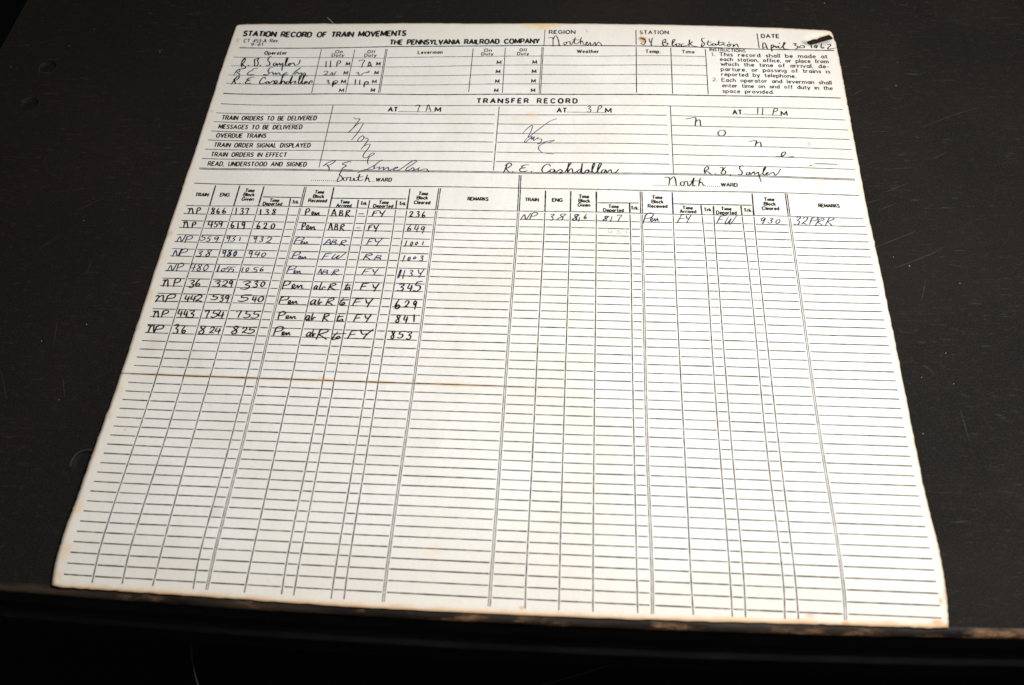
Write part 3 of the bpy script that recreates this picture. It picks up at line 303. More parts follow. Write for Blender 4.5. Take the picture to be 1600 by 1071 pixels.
 ["train_entry","bold black handwritten entry on the sixth row",0,0.84,[[[-27.77,-53.82],[-27.19,-53.32],[-26.7,-53.87],[-26.74,-57.76]],[[-26.74,-55.47],[-25.85,-53.29],[-25.12,-53.5],[-24.64,-55.68],[-24.04,-57.76]],[[-21.11,-52.6],[-21.14,-54.82],[-21.0,-57.57]],[[-21.48,-53.65],[-20.19,-51.97],[-18.38,-52.43],[-18.51,-54.2],[-20.7,-55.21]],[[-12.46,-53.51],[-11.16,-52.91],[-10.23,-53.7],[-11.31,-55.21],[-9.93,-55.89],[-10.12,-57.37],[-11.07,-57.91],[-12.22,-57.43]],[[-7.47,-52.14],[-8.59,-54.02],[-8.81,-55.92],[-7.61,-56.76],[-6.52,-55.8],[-7.43,-54.87],[-8.45,-55.78]],[[1.6,-53.11],[3.47,-52.43],[4.52,-53.01],[3.06,-54.3],[4.58,-54.98],[4.3,-56.38],[2.83,-56.81],[1.33,-56.6]],[[6.03,-53.4],[6.93,-52.44],[8.44,-52.77],[8.11,-54.37],[6.18,-56.11],[7.13,-55.87],[9.03,-56.34]],[[11.41,-52.96],[10.67,-52.08],[9.83,-53.04],[10.42,-54.4],[11.3,-52.96],[11.39,-52.48],[11.43,-54.7],[11.35,-56.7]],[[17.48,-52.86],[19.89,-52.1],[21.48,-52.82],[19.06,-54.62],[21.45,-55.33],[20.86,-57.09],[18.95,-57.75],[16.81,-57.34]],[[23.65,-52.47],[24.85,-51.95],[25.7,-52.43],[24.67,-53.68],[25.69,-54.41],[25.62,-55.66],[24.62,-56.09],[23.47,-55.73]],[[28.56,-52.14],[27.85,-53.11],[27.68,-54.37],[28.38,-55.5],[29.29,-54.78],[29.73,-53.24],[28.91,-52.28],[28.47,-52.23]],[[40.45,-51.69],[40.31,-54.15],[40.15,-56.87]],[[40.03,-52.91],[41.65,-51.15],[43.69,-51.8],[43.19,-53.56],[40.69,-54.39]],[[45.35,-55.86],[46.87,-54.32],[46.15,-53.22],[45.44,-54.59],[46.68,-56.07],[48.1,-54.78],[48.27,-53.91],[48.89,-55.68],[49.81,-54.19],[50.69,-53.97],[50.91,-55.57],[51.85,-55.7]],[[59.53,-54.16],[58.73,-53.89],[57.9,-55.35],[58.28,-56.49],[59.11,-55.63],[59.68,-54.22],[59.34,-56.11],[60.02,-56.39]],[[61.69,-51.31],[61.01,-55.96],[62.02,-56.47],[62.98,-54.79],[64.14,-54.93]],[[66.84,-52.65],[65.85,-56.84]],[[66.4,-53.06],[68.76,-52.15],[69.66,-53.11],[66.78,-54.48],[68.33,-55.71],[69.84,-56.72]],[[76.28,-52.26],[75.37,-55.43],[75.63,-56.47],[76.33,-55.86]],[[75.1,-53.33],[78.3,-53.1]],[[77.08,-54.37],[76.51,-55.14],[76.49,-56.07],[77.17,-56.34],[77.84,-55.54],[77.45,-54.47],[77.19,-54.26]],[[84.73,-51.78],[83.76,-56.34]],[[84.49,-52.16],[88.12,-51.55]],[[84.29,-54.1],[86.81,-53.64]],[[90.38,-52.44],[91.2,-54.46],[92.2,-54.26]],[[93.69,-51.71],[92.42,-54.69],[91.62,-56.96]],[[105.05,-52.24],[106.69,-51.63],[107.71,-52.29],[106.18,-53.69],[107.48,-54.27],[107.16,-55.77],[105.78,-56.15],[104.39,-55.9]],[[110.71,-51.75],[110.01,-54.39],[112.44,-54.11]],[[112.09,-52.22],[111.54,-56.2]],[[117.49,-49.49],[114.79,-50.22],[114.23,-52.34],[116.38,-52.51],[116.71,-54.64],[114.9,-56.08],[113.26,-55.59]]]],
 ["train_entry","bold black handwritten entry on the seventh row",0,0.84,[[[-29.0,-64.6],[-27.94,-63.94],[-27.24,-64.6],[-28.1,-68.12]],[[-27.55,-65.8],[-25.86,-63.89],[-24.84,-64.03],[-24.45,-66.21],[-23.72,-67.85]],[[-22.3,-63.44],[-22.52,-65.48],[-22.67,-68.05]],[[-22.8,-64.46],[-20.72,-62.81],[-18.27,-63.18],[-18.8,-64.98],[-22.01,-65.75]],[[-11.99,-63.17],[-12.2,-65.53],[-9.98,-65.21]],[[-10.47,-63.59],[-10.58,-67.01]],[[-8.65,-63.1],[-8.97,-65.52],[-6.38,-65.12]],[[-7.09,-63.43],[-7.22,-66.84]],[[-6.38,-63.67],[-5.09,-62.58],[-3.3,-63.22],[-3.98,-64.69],[-6.06,-66.63],[-5.05,-66.34],[-2.78,-66.66]],[[6.26,-61.64],[3.64,-62.01],[2.99,-63.32],[4.96,-63.36],[5.51,-64.54],[3.71,-65.42],[2.06,-65.13]],[[7.02,-62.59],[7.87,-62.18],[8.59,-62.65],[7.87,-64.0],[8.82,-64.54],[8.67,-65.95],[8.04,-66.28],[7.1,-66.05]],[[11.77,-63.02],[10.9,-62.22],[9.92,-63.17],[10.61,-64.37],[11.65,-62.94],[11.74,-62.6],[11.59,-64.86],[11.41,-66.4]],[[23.89,-61.13],[19.71,-61.55],[18.86,-63.26],[22.06,-63.28],[22.35,-64.66],[19.75,-65.77],[17.27,-65.5]],[[25.57,-62.11],[25.26,-64.52],[27.32,-64.11]],[[26.87,-62.49],[26.69,-66.01]],[[29.72,-62.02],[28.77,-63.0],[28.38,-64.4],[29.25,-65.63],[30.63,-64.91],[31.06,-63.36],[30.17,-61.94],[29.57,-62.01]],[[41.05,-61.97],[40.58,-63.97],[40.38,-66.3]],[[40.55,-63.14],[42.54,-61.62],[44.99,-61.98],[44.18,-63.61],[41.1,-64.22]],[[45.25,-66.29],[46.48,-64.94],[45.87,-64.03],[45.33,-65.19],[46.13,-66.3],[47.57,-65.28],[47.69,-64.59],[48.2,-66.11],[49.04,-64.89],[49.68,-64.57],[49.88,-65.86],[50.85,-65.99]],[[60.36,-63.58],[59.07,-63.36],[57.77,-65.06],[58.31,-66.16],[59.65,-65.34],[60.4,-63.64],[60.08,-65.93],[60.84,-66.15]],[[62.39,-62.49],[61.85,-65.5],[62.62,-66.03],[63.16,-64.7],[64.05,-65.06]],[[67.33,-62.44],[66.39,-66.83]],[[67.08,-62.81],[69.44,-61.95],[70.29,-62.96],[67.47,-64.59],[68.93,-65.56],[70.4,-66.74]],[[75.43,-62.09],[73.99,-65.12],[74.48,-66.22],[75.47,-65.66]],[[73.84,-63.21],[78.35,-62.84]],[[75.97,-64.46],[75.37,-65.09],[75.28,-65.84],[75.89,-66.12],[76.68,-65.45],[76.25,-64.51],[76.02,-64.62]],[[82.54,-62.13],[81.14,-66.55]],[[82.22,-62.36],[86.6,-61.76]],[[81.93,-64.39],[85.06,-63.81]],[[87.88,-62.23],[88.81,-64.61],[90.23,-64.29]],[[91.95,-61.61],[90.18,-64.71],[89.4,-67.3]],[[106.27,-61.6],[105.08,-64.15],[104.59,-66.78],[105.61,-68.0],[107.1,-66.69],[106.22,-65.35],[105.04,-66.71]],[[106.19,-61.64],[105.14,-64.25],[104.74,-66.71],[105.67,-67.85],[106.84,-66.5],[106.02,-65.27],[104.92,-66.58]],[[109.61,-63.62],[110.53,-62.44],[111.7,-63.06],[111.25,-64.67],[109.58,-66.67],[110.39,-66.27],[111.95,-66.62]],[[115.83,-63.49],[115.12,-62.36],[114.45,-63.42],[114.8,-65.0],[115.74,-63.67],[115.91,-62.97],[115.61,-65.43],[115.4,-67.77]]]],
 ["train_entry","bold black handwritten entry on the eighth row",0,0.84,[[[-27.5,-74.59],[-27.01,-74.2],[-26.45,-74.77],[-26.52,-78.2]],[[-26.53,-76.05],[-25.57,-74.14],[-25.0,-74.39],[-24.33,-76.45],[-23.92,-78.06]],[[-22.11,-73.8],[-22.17,-75.75],[-22.23,-77.9]],[[-22.43,-74.72],[-21.19,-73.31],[-19.34,-73.69],[-19.66,-75.08],[-21.81,-76.07]],[[-13.4,-72.67],[-13.63,-75.27],[-11.33,-74.8]],[[-11.99,-73.23],[-11.83,-76.77]],[[-10.07,-72.79],[-10.19,-75.53],[-8.34,-75.26]],[[-8.88,-73.37],[-8.71,-77.37]],[[-7.72,-73.26],[-6.14,-72.7],[-5.01,-73.19],[-6.42,-74.77],[-4.92,-75.42],[-5.06,-76.93],[-6.51,-77.37],[-7.93,-77.03]],[[1.09,-73.45],[1.31,-72.87],[3.14,-72.89],[2.72,-74.85],[2.58,-77.19]],[[8.47,-71.92],[6.01,-72.58],[5.68,-74.06],[7.63,-74.27],[8.0,-75.69],[6.32,-76.79],[4.78,-76.37]],[[9.35,-72.52],[8.91,-75.62],[11.75,-74.95]],[[11.01,-73.08],[10.95,-77.31]],[[18.37,-72.77],[18.69,-72.15],[20.67,-71.97],[20.17,-74.1],[19.83,-76.27]],[[26.6,-71.89],[24.1,-72.2],[23.67,-73.75],[25.64,-73.93],[25.98,-75.29],[24.37,-76.26],[22.77,-75.98]],[[31.48,-71.6],[28.56,-72.12],[28.08,-73.71],[30.37,-73.81],[30.75,-75.29],[28.9,-76.39],[26.96,-76.09]],[[42.14,-71.87],[41.92,-73.9],[41.97,-76.4]],[[41.9,-73.01],[43.36,-71.48],[45.05,-71.94],[44.63,-73.48],[42.34,-74.32]],[[46.14,-76.15],[47.44,-74.79],[46.85,-74.06],[46.16,-74.97],[47.03,-76.04],[48.47,-75.19],[48.63,-74.36],[49.21,-75.99],[50.2,-74.7],[50.78,-74.53],[51.02,-75.65],[51.73,-75.82]],[[58.94,-74.06],[57.82,-73.67],[57.06,-75.39],[57.48,-76.7],[58.43,-75.73],[58.96,-73.97],[58.84,-76.42],[59.43,-76.55]],[[60.43,-71.76],[60.17,-75.88],[60.86,-76.23],[61.41,-74.8],[62.3,-74.89]],[[66.93,-72.6],[66.47,-77.23]],[[66.55,-72.95],[68.52,-72.12],[69.29,-73.19],[67.07,-74.75],[68.12,-75.82],[69.48,-77.08]],[[75.03,-72.78],[74.34,-75.99],[74.66,-77.03],[75.24,-76.39]],[[74.06,-73.98],[77.28,-73.58]],[[76.63,-75.39],[75.98,-76.03],[75.89,-76.64],[76.41,-76.94],[77.33,-76.26],[76.91,-75.43],[76.64,-75.42]],[[84.47,-72.41],[83.31,-76.88]],[[84.27,-72.48],[87.76,-72.08]],[[83.96,-74.7],[86.43,-74.2]],[[88.93,-72.32],[89.73,-74.24],[90.84,-74.2]],[[92.39,-71.75],[91.04,-74.66],[90.27,-76.85]],[[108.28,-72.35],[107.0,-72.18],[106.43,-72.95],[107.58,-74.4],[107.55,-75.97],[106.62,-76.51],[106.13,-75.4],[107.4,-74.0],[108.12,-72.49]],[[110.77,-72.12],[110.39,-74.73],[112.38,-74.52]],[[112.04,-72.65],[111.63,-76.39]],[[115.57,-71.27],[115.92,-75.81]]]],
 ["train_entry","bold black handwritten entry on the lowest filled row",0,0.84,[[[-27.89,-83.83],[-27.09,-83.16],[-26.61,-83.86],[-26.7,-87.96]],[[-26.68,-85.46],[-25.64,-83.24],[-24.78,-83.33],[-24.26,-85.84],[-23.61,-87.84]],[[-23.19,-83.65],[-23.25,-85.5],[-23.56,-87.77]],[[-23.49,-84.68],[-21.69,-83.13],[-19.45,-83.39],[-19.93,-85.04],[-22.85,-85.74]],[[-13.45,-82.69],[-12.34,-81.88],[-11.39,-82.78],[-12.33,-84.58],[-11.15,-85.3],[-10.99,-87.23],[-12.0,-87.67],[-13.07,-87.29]],[[-7.74,-82.95],[-8.54,-84.78],[-8.61,-86.5],[-7.55,-87.33],[-6.76,-86.36],[-7.41,-85.47],[-8.36,-86.43]],[[3.93,-82.62],[2.0,-82.43],[1.11,-83.39],[2.9,-85.02],[3.22,-86.79],[1.59,-87.43],[0.83,-86.24],[2.58,-84.52],[3.66,-82.66]],[[6.43,-83.84],[7.29,-82.81],[8.45,-83.35],[8.09,-84.71],[6.59,-86.59],[7.43,-86.22],[8.94,-86.58]],[[9.98,-83.3],[9.49,-85.37],[12.2,-84.96]],[[11.67,-83.58],[11.41,-86.76]],[[21.82,-82.14],[20.03,-81.78],[19.12,-82.9],[20.82,-84.34],[21.01,-86.09],[19.31,-86.7],[18.61,-85.53],[20.45,-84.03],[21.65,-82.21]],[[24.01,-83.3],[24.89,-82.38],[26.18,-82.82],[25.71,-84.14],[24.24,-85.81],[25.01,-85.48],[26.5,-85.87]],[[31.5,-81.93],[28.45,-82.39],[27.89,-83.79],[30.16,-83.68],[30.49,-85.1],[28.65,-86.09],[26.83,-85.85]],[[42.17,-81.83],[41.86,-84.13],[41.64,-86.94]],[[41.7,-83.1],[43.51,-81.16],[45.89,-81.71],[45.34,-83.63],[42.24,-84.54]],[[45.97,-86.55],[47.12,-85.28],[46.53,-84.34],[46.08,-85.5],[46.91,-86.57],[47.95,-85.74],[48.15,-84.89],[48.66,-86.47],[49.38,-85.09],[49.73,-84.9],[50.11,-86.27],[50.72,-86.31]],[[61.53,-84.52],[60.54,-84.22],[59.46,-85.78],[59.84,-86.83],[60.96,-86.15],[61.63,-84.38],[61.35,-86.63],[61.97,-86.82]],[[62.59,-82.34],[62.57,-86.21],[63.13,-86.58],[63.48,-85.17],[64.31,-85.33]],[[66.35,-82.43],[65.11,-88.66]],[[65.8,-83.18],[69.17,-82.01],[70.56,-83.43],[66.51,-85.56],[68.44,-86.92],[70.62,-88.47]],[[76.02,-83.5],[73.78,-87.24],[74.18,-88.55],[75.92,-88.0]],[[73.62,-84.99],[80.55,-84.46]],[[76.85,-86.29],[75.81,-86.94],[75.7,-87.61],[76.59,-87.9],[77.61,-87.15],[77.19,-86.34],[76.85,-86.41]],[[83.24,-82.72],[81.88,-87.6]],[[82.88,-82.9],[86.88,-82.26]],[[82.6,-85.09],[85.6,-84.67]],[[87.93,-81.77],[89.36,-84.47],[91.62,-84.09]],[[94.79,-81.07],[91.67,-84.69],[90.14,-87.51]],[[106.58,-82.17],[105.59,-81.92],[105.12,-82.67],[106.11,-84.43],[106.22,-86.05],[105.33,-86.56],[104.9,-85.28],[105.89,-83.88],[106.59,-82.27]],[[111.91,-81.76],[109.53,-82.29],[109.03,-83.68],[110.72,-83.81],[110.93,-85.16],[109.49,-86.18],[108.3,-85.86]],[[113.43,-82.6],[114.7,-82.01],[115.47,-82.75],[114.26,-84.07],[115.3,-84.74],[115.1,-86.21],[114.17,-86.76],[113.08,-86.28]]]],
 ["train_entry","blue handwritten entry in the right half of the table",1,0.64,[[[169.04,-4.55],[171.11,-0.55],[172.08,-4.2],[174.63,0.53]],[[175.39,0.47],[174.93,-1.62],[174.26,-4.2]],[[174.95,-0.52],[176.75,1.05],[178.51,0.64],[177.74,-1.14],[175.23,-1.87]],[[186.18,-0.42],[187.42,0.08],[188.11,-0.45],[186.69,-1.91],[187.6,-2.62],[187.18,-4.32],[186.18,-4.42],[185.15,-4.18]],[[195.04,-0.0],[193.08,0.3],[191.76,-0.71],[193.18,-2.25],[192.81,-3.79],[190.85,-4.32],[190.55,-3.09],[193.03,-1.75],[194.72,-0.03]],[[202.58,-0.15],[201.01,0.3],[199.9,-0.74],[200.96,-2.38],[200.86,-3.97],[199.12,-4.51],[198.91,-3.35],[201.04,-1.9],[202.41,-0.12]],[[201.82,-0.41],[200.64,-0.12],[199.96,-0.93],[200.71,-2.34],[200.5,-3.84],[199.46,-4.37],[199.16,-3.24],[200.62,-2.03],[201.66,-0.5]],[[202.79,-1.86],[202.18,-5.06]],[[206.68,0.33],[205.76,-1.08],[205.28,-2.45],[205.75,-3.06],[206.6,-2.46],[206.24,-1.63],[205.58,-2.28]],[[219.51,-0.72],[217.97,-0.58],[217.15,-1.3],[217.98,-2.63],[217.79,-3.83],[216.46,-4.25],[216.18,-3.36],[218.04,-2.23],[219.36,-0.82]],[[218.96,-1.07],[217.84,-0.81],[217.13,-1.46],[217.91,-2.64],[217.82,-3.76],[216.65,-4.03],[216.48,-3.39],[217.83,-2.13],[218.99,-1.0]],[[221.2,-0.72],[220.24,-4.7]],[[224.21,-0.37],[224.65,0.26],[226.78,0.35],[225.52,-1.75],[224.46,-4.41]],[[240.68,1.77],[239.66,-1.36],[238.62,-5.4]],[[239.74,0.2],[242.37,2.62],[244.72,2.07],[243.53,-0.54],[240.04,-1.91]],[[242.67,-3.27],[244.23,-1.82],[243.73,-0.93],[243.03,-2.07],[243.64,-3.43],[245.06,-2.32],[245.36,-1.31],[245.61,-3.16],[246.58,-1.65],[247.07,-1.37],[247.08,-3.03],[247.91,-3.15]],[[260.58,1.68],[257.89,-4.28]],[[260.14,1.52],[264.43,2.33]],[[259.27,-1.21],[262.35,-0.62]],[[263.32,1.19],[263.58,-0.89],[264.6,-0.76]],[[266.15,2.01],[264.55,-1.22],[263.42,-3.7]],[[282.41,1.02],[279.92,-4.32]],[[282.03,0.91],[285.7,1.51]],[[281.2,-1.43],[283.9,-0.93]],[[286.85,0.68],[284.69,-3.81],[285.67,-4.48],[288.33,-0.53],[286.97,-3.92],[287.73,-4.44],[291.57,1.66]],[[307.1,-0.59],[306.44,0.22],[305.01,-0.68],[305.19,-2.27],[306.84,-0.76],[307.29,-0.18],[306.24,-2.54],[305.1,-4.53]],[[309.61,-0.44],[310.82,-0.14],[311.51,-0.64],[309.97,-1.7],[310.77,-2.2],[310.28,-3.32],[309.11,-3.52],[308.33,-3.23]],[[314.54,-1.0],[313.48,-1.61],[312.8,-2.94],[313.07,-3.83],[314.29,-3.31],[315.2,-1.86],[314.98,-0.97],[314.49,-1.04]],[[324.56,0.58],[326.23,1.32],[326.74,0.61],[324.92,-1.34],[325.95,-2.16],[325.09,-4.08],[323.86,-4.6],[322.89,-3.88]],[[328.05,-0.04],[329.49,1.26],[330.7,0.6],[329.6,-1.35],[326.87,-3.71],[327.93,-3.31],[329.66,-3.98]],[[333.2,0.73],[332.26,-1.29],[331.19,-4.07]],[[332.45,-0.45],[334.64,1.33],[336.48,0.99],[335.36,-0.87],[332.54,-1.59]],[[337.07,0.05],[334.36,-4.67]],[[336.43,-0.57],[339.12,0.52],[339.57,-0.5],[336.21,-2.07],[337.12,-3.3],[338.29,-4.46]],[[342.59,0.92],[339.79,-4.66]],[[341.93,0.34],[344.6,1.45],[344.98,0.05],[341.79,-1.58],[342.52,-3.12],[343.45,-4.42]]]],
 ["pencil_note","faint pencil figures under the right half entry",3,0.52,[[[219.38,-10.77],[218.98,-12.38],[221.4,-12.09]],[[220.99,-11.06],[220.61,-13.32]],[[226.08,-10.42],[224.62,-10.75],[224.23,-11.54],[225.53,-11.62],[225.74,-12.58],[224.84,-13.12],[223.69,-13.06]],[[228.25,-11.74],[230.67,-11.9]],[[229.47,-10.49],[229.36,-13.25]]]],
 ["duty_time","black handwritten duty hours beside the top name",0,0.72,[[[32.53,127.63],[33.35,121.55]],[[35.49,128.1],[36.32,121.48]],[[40.11,127.44],[40.22,125.15],[40.52,121.91]],[[39.99,126.26],[40.82,128.07],[42.17,127.64],[42.11,125.42],[40.48,124.72]],[[54.8,127.59],[55.01,128.61],[58.18,128.56],[57.49,125.44],[57.36,121.73]],[[61.22,122.26],[61.59,126.81],[62.23,126.42],[64.03,122.21]],[[61.49,123.82],[63.45,123.97]],[[61.24,123.04],[63.47,123.44]]]],
 ["duty_time","blue handwritten duty hours beside the middle name",2,0.67,[[[32.79,116.74],[33.87,117.82],[35.42,117.41],[35.16,115.73],[33.29,113.92],[34.45,114.31],[36.52,113.69]],[[37.26,113.21],[38.48,116.6],[39.64,113.5],[41.08,117.57]],[[37.55,113.38],[38.57,116.67],[39.6,113.45],[40.85,117.28]],[[54.49,116.45],[55.59,116.82],[56.39,116.27],[55.63,115.62],[56.59,115.08],[56.68,113.79],[55.87,113.53],[54.73,113.94]],[[57.93,113.9],[59.09,115.83],[61.26,116.93],[62.99,118.03],[62.71,116.96],[60.44,116.58]]]],
 ["duty_time","black handwritten duty hours beside the lowest name",0,0.75,[[[36.17,108.79],[36.96,109.21],[37.69,108.64],[36.98,107.42],[38.14,106.89],[38.2,105.49],[37.33,105.27],[36.46,105.41]],[[40.67,108.06],[40.6,105.99],[40.83,103.24]],[[40.49,106.98],[41.91,108.65],[43.59,108.16],[43.22,106.5],[41.2,105.77]],[[40.97,106.61],[41.03,105.13],[41.22,103.11]],[[40.86,105.78],[41.68,106.91],[42.83,106.5],[42.58,105.34],[41.25,104.74]],[[55.13,110.04],[55.55,104.99]],[[58.02,109.75],[58.55,105.11]],[[61.53,107.48],[61.52,105.87],[61.66,103.11]],[[61.36,106.6],[62.41,108.1],[63.86,107.66],[63.8,105.95],[61.87,105.12]],[[61.71,107.28],[61.69,105.55],[61.79,103.4]],[[61.44,106.46],[62.4,107.72],[63.87,107.27],[63.63,105.88],[62.0,105.33]]]],
 ["transfer_hour","handwritten 7 A beside the left hour caption",0,0.61,[[[97.62,86.04],[97.89,87.21],[100.01,87.2],[99.54,84.33],[99.32,81.22]],[[104.58,81.82],[105.2,87.31],[105.85,87.13],[107.74,81.79]],[[104.9,83.68],[107.08,84.13]]]],
 ["transfer_hour","handwritten 3 P beside the middle hour caption",0,0.61,[[[206.02,86.91],[207.05,87.66],[207.91,86.81],[206.73,85.28],[208.07,84.47],[207.87,82.83],[206.7,82.44],[205.71,82.82]],[[212.82,87.45],[212.56,85.14],[212.16,82.37]],[[212.45,86.25],[213.55,87.9],[214.85,87.36],[214.34,85.81],[212.73,84.9]]]],
 ["transfer_hour","handwritten 11 P beside the right hour caption",0,0.64,[[[310.8,87.61],[310.26,82.64]],[[313.75,87.28],[313.02,81.76]],[[320.5,86.6],[319.97,84.54],[319.31,81.91]],[[319.92,85.6],[321.32,87.3],[322.61,86.58],[321.98,84.96],[320.17,84.19]]]],
 ["operator_name","black handwritten name at the top of the operator list",0,0.84,[[[-22.67,129.1],[-23.76,126.25],[-23.8,122.55],[-22.84,120.17]],[[-23.7,125.02],[-22.6,128.8],[-22.01,125.74],[-23.02,122.91],[-21.84,121.45],[-20.23,120.02],[-21.03,118.75],[-21.73,119.02]],[[-19.1,121.92],[-18.81,121.75],[-18.52,121.58]],[[-16.14,127.92],[-15.14,124.27],[-14.76,121.53]],[[-15.8,127.32],[-14.78,128.61],[-13.34,129.0],[-13.74,126.81],[-12.79,124.38],[-12.91,121.92],[-14.83,121.83]],[[-11.24,122.37],[-10.95,122.2],[-10.65,122.03]],[[-5.19,130.8],[-6.07,130.89],[-7.06,128.97],[-6.65,127.0],[-5.11,125.02],[-4.84,122.88],[-5.84,122.1],[-7.04,122.67]],[[-0.16,124.89],[-1.88,124.83],[-2.42,123.27],[-1.38,122.38],[-0.25,124.27],[0.34,122.44],[1.55,124.95],[2.42,122.82],[3.7,125.02],[4.1,121.94],[4.47,117.96]],[[3.98,122.55],[5.66,123.84],[6.14,130.1],[5.19,129.44],[5.79,123.22],[7.5,123.27],[8.85,125.17],[7.75,124.21],[8.48,122.68],[9.62,124.57],[11.0,125.23],[12.29,123.08],[14.57,124.69],[14.7,128.46]]]],
 ["operator_name","pale blue handwritten name between the two black ones",2,0.84,[[[-26.55,112.02],[-25.76,115.1],[-24.62,117.61],[-23.41,116.96],[-23.59,115.86],[-24.79,114.57],[-23.61,114.04],[-22.64,112.6]],[[-24.48,117.93],[-21.62,118.54]],[[-11.97,119.53],[-14.46,119.11],[-15.34,117.24],[-17.13,115.64],[-17.73,113.49],[-16.12,112.97],[-13.29,113.71]],[[-1.86,120.53],[-3.93,120.15],[-4.65,117.38],[-3.51,115.0],[-4.68,113.45],[-7.23,113.36],[-5.23,114.04]],[[-3.29,115.01],[-1.41,116.28],[-0.49,113.88],[0.85,115.74],[1.43,113.94],[2.98,115.79],[4.26,113.7],[6.64,114.67],[8.26,116.22],[6.95,115.28],[7.04,113.77],[9.69,114.42]],[[11.95,113.86],[16.57,120.99],[14.17,117.87],[12.93,115.4],[13.97,114.5],[15.26,116.66],[16.53,114.53],[17.95,116.08],[18.79,113.95],[20.09,116.11],[21.47,113.37],[22.81,113.07]]]],
 ["operator_name","black handwritten name lowest in the operator list",0,0.84,[[[-23.63,111.33],[-24.91,108.53],[-25.91,103.67]],[[-25.61,107.88],[-23.63,111.33],[-22.39,110.51],[-23.53,108.03],[-24.78,107.04],[-23.28,104.16]],[[-21.15,104.78],[-20.86,104.62],[-20.57,104.46]],[[-12.44,110.75],[-14.76,110.64],[-16.4,109.36],[-16.83,108.44],[-14.67,108.25],[-16.57,107.26],[-17.17,105.14],[-14.4,105.1],[-13.67,105.62]],[[-4.72,109.55],[-5.46,111.02],[-7.03,110.37],[-8.03,107.04],[-7.16,104.99],[-5.18,105.66],[-4.1,106.58]],[[-2.11,107.24],[-3.38,107.2],[-3.64,105.41],[-2.28,106.04],[-1.89,107.25],[-1.31,105.48],[0.68,108.21],[1.95,106.15],[0.87,105.23],[3.23,106.18],[3.23,108.27],[2.01,107.94],[2.5,105.57],[5.35,106.22]],[[5.53,105.33],[6.52,113.15],[6.06,112.23],[6.38,105.35],[7.11,108.05],[8.3,107.47],[8.87,105.68],[10.64,107.5]],[[11.49,107.51],[9.79,107.49],[9.72,105.7],[11.36,106.02],[12.55,112.95],[12.48,105.73],[14.04,107.54],[15.69,107.86],[15.19,106.06],[16.83,106.37]],[[17.68,106.38],[18.59,112.73],[17.68,113.02],[17.78,106.98],[19.07,105.79],[20.67,113.05],[19.97,113.35],[20.23,106.39],[21.62,105.8],[23.41,107.62],[22.13,107.61],[22.05,105.8],[24.01,106.71],[25.03,105.82],[25.43,108.23],[26.7,108.24],[26.56,106.73]]]],
 ["region_entry","handwritten region name",0,0.68,[[[178.94,151.34],[181.42,151.79],[182.21,150.27],[182.46,143.12]],[[182.24,149.4],[183.43,153.12],[184.61,152.91],[185.92,148.58],[186.65,143.83],[187.68,143.42]],[[190.63,147.12],[189.76,146.9],[189.66,145.17],[190.69,144.76],[191.51,146.7],[190.63,147.12],[192.65,147.58],[193.52,147.81],[193.88,145.23],[195.03,145.67],[196.39,149.56],[197.07,151.94],[196.42,148.27],[196.77,145.91],[198.51,145.93],[199.63,147.87]],[[194.94,149.55],[199.6,149.59]],[[201.01,151.98],[200.35,148.31],[200.55,145.31]],[[200.53,146.59],[201.51,148.75],[202.58,145.33],[203.74,145.34],[205.31,147.27],[204.44,147.48],[204.18,145.34],[205.5,144.49],[206.91,147.07],[207.23,144.93],[208.25,144.29],[209.81,146.86],[210.25,147.08],[210.42,144.52],[211.28,145.37],[212.42,147.51],[213.44,146.65],[214.76,143.67]]]],
 ["pencil_note","short pencil tick above the region name",3,0.72,[[[203.95,160.04],[205.03,156.99]]]],
 ["station_entry","handwritten station name with a rust smudge on its first letter",0,0.77,[[[239.72,151.46],[242.52,149.66],[243.18,147.53],[241.95,144.73],[240.1,146.15]],[[240.35,147.2],[242.95,147.53]],[[239.96,151.25],[243.01,150.37]],[[245.61,150.71],[246.23,147.16],[247.42,147.86]],[[247.84,151.42],[246.92,146.8],[246.84,143.29]],[[254.73,148.91],[256.17,149.98],[256.34,147.85],[255.13,146.78],[257.45,146.08],[257.39,144.32],[255.03,143.61],[254.26,146.07],[254.64,149.05]],[[260.21,144.69],[262.49,149.31],[261.33,149.66],[260.47,145.4],[261.1,143.64],[263.52,145.78],[262.98,144.01],[264.6,143.68],[265.61,145.45],[264.46,145.79]],[[268.2,145.84],[266.76,145.12],[266.46,143.35],[269.04,143.75],[271.46,145.55],[271.89,149.82],[271.36,143.44]],[[271.67,145.2],[273.9,147.73],[272.39,145.57],[274.16,143.5],[276.47,143.21]],[[281.84,151.5],[280.17,151.1],[280.03,148.6],[281.53,146.16],[280.96,144.38],[279.5,143.29],[279.91,146.47]],[[284.27,149.08],[283.36,145.51],[284.93,144.5],[286.91,146.33]],[[283.02,147.62],[286.29,147.72]],[[288.31,146.37],[286.89,145.97],[286.57,144.55],[288.22,144.96],[288.55,146.38],[288.9,144.63],[290.91,146.81]],[[291.07,149.29],[290.63,146.09],[291.47,144.71],[293.92,146.55]],[[290.02,147.49],[294.7,147.63]],[[294.15,146.56],[294.06,145.14],[296.13,144.85]],[[297.15,148.25],[297.39,148.07],[297.62,147.89]],[[297.63,146.31],[296.41,145.57],[296.75,143.82],[298.23,144.92],[297.63,146.31],[299.71,146.02]],[[300.4,146.04],[299.99,143.56],[301.8,146.08],[302.71,145.75],[303.21,143.3]]]],
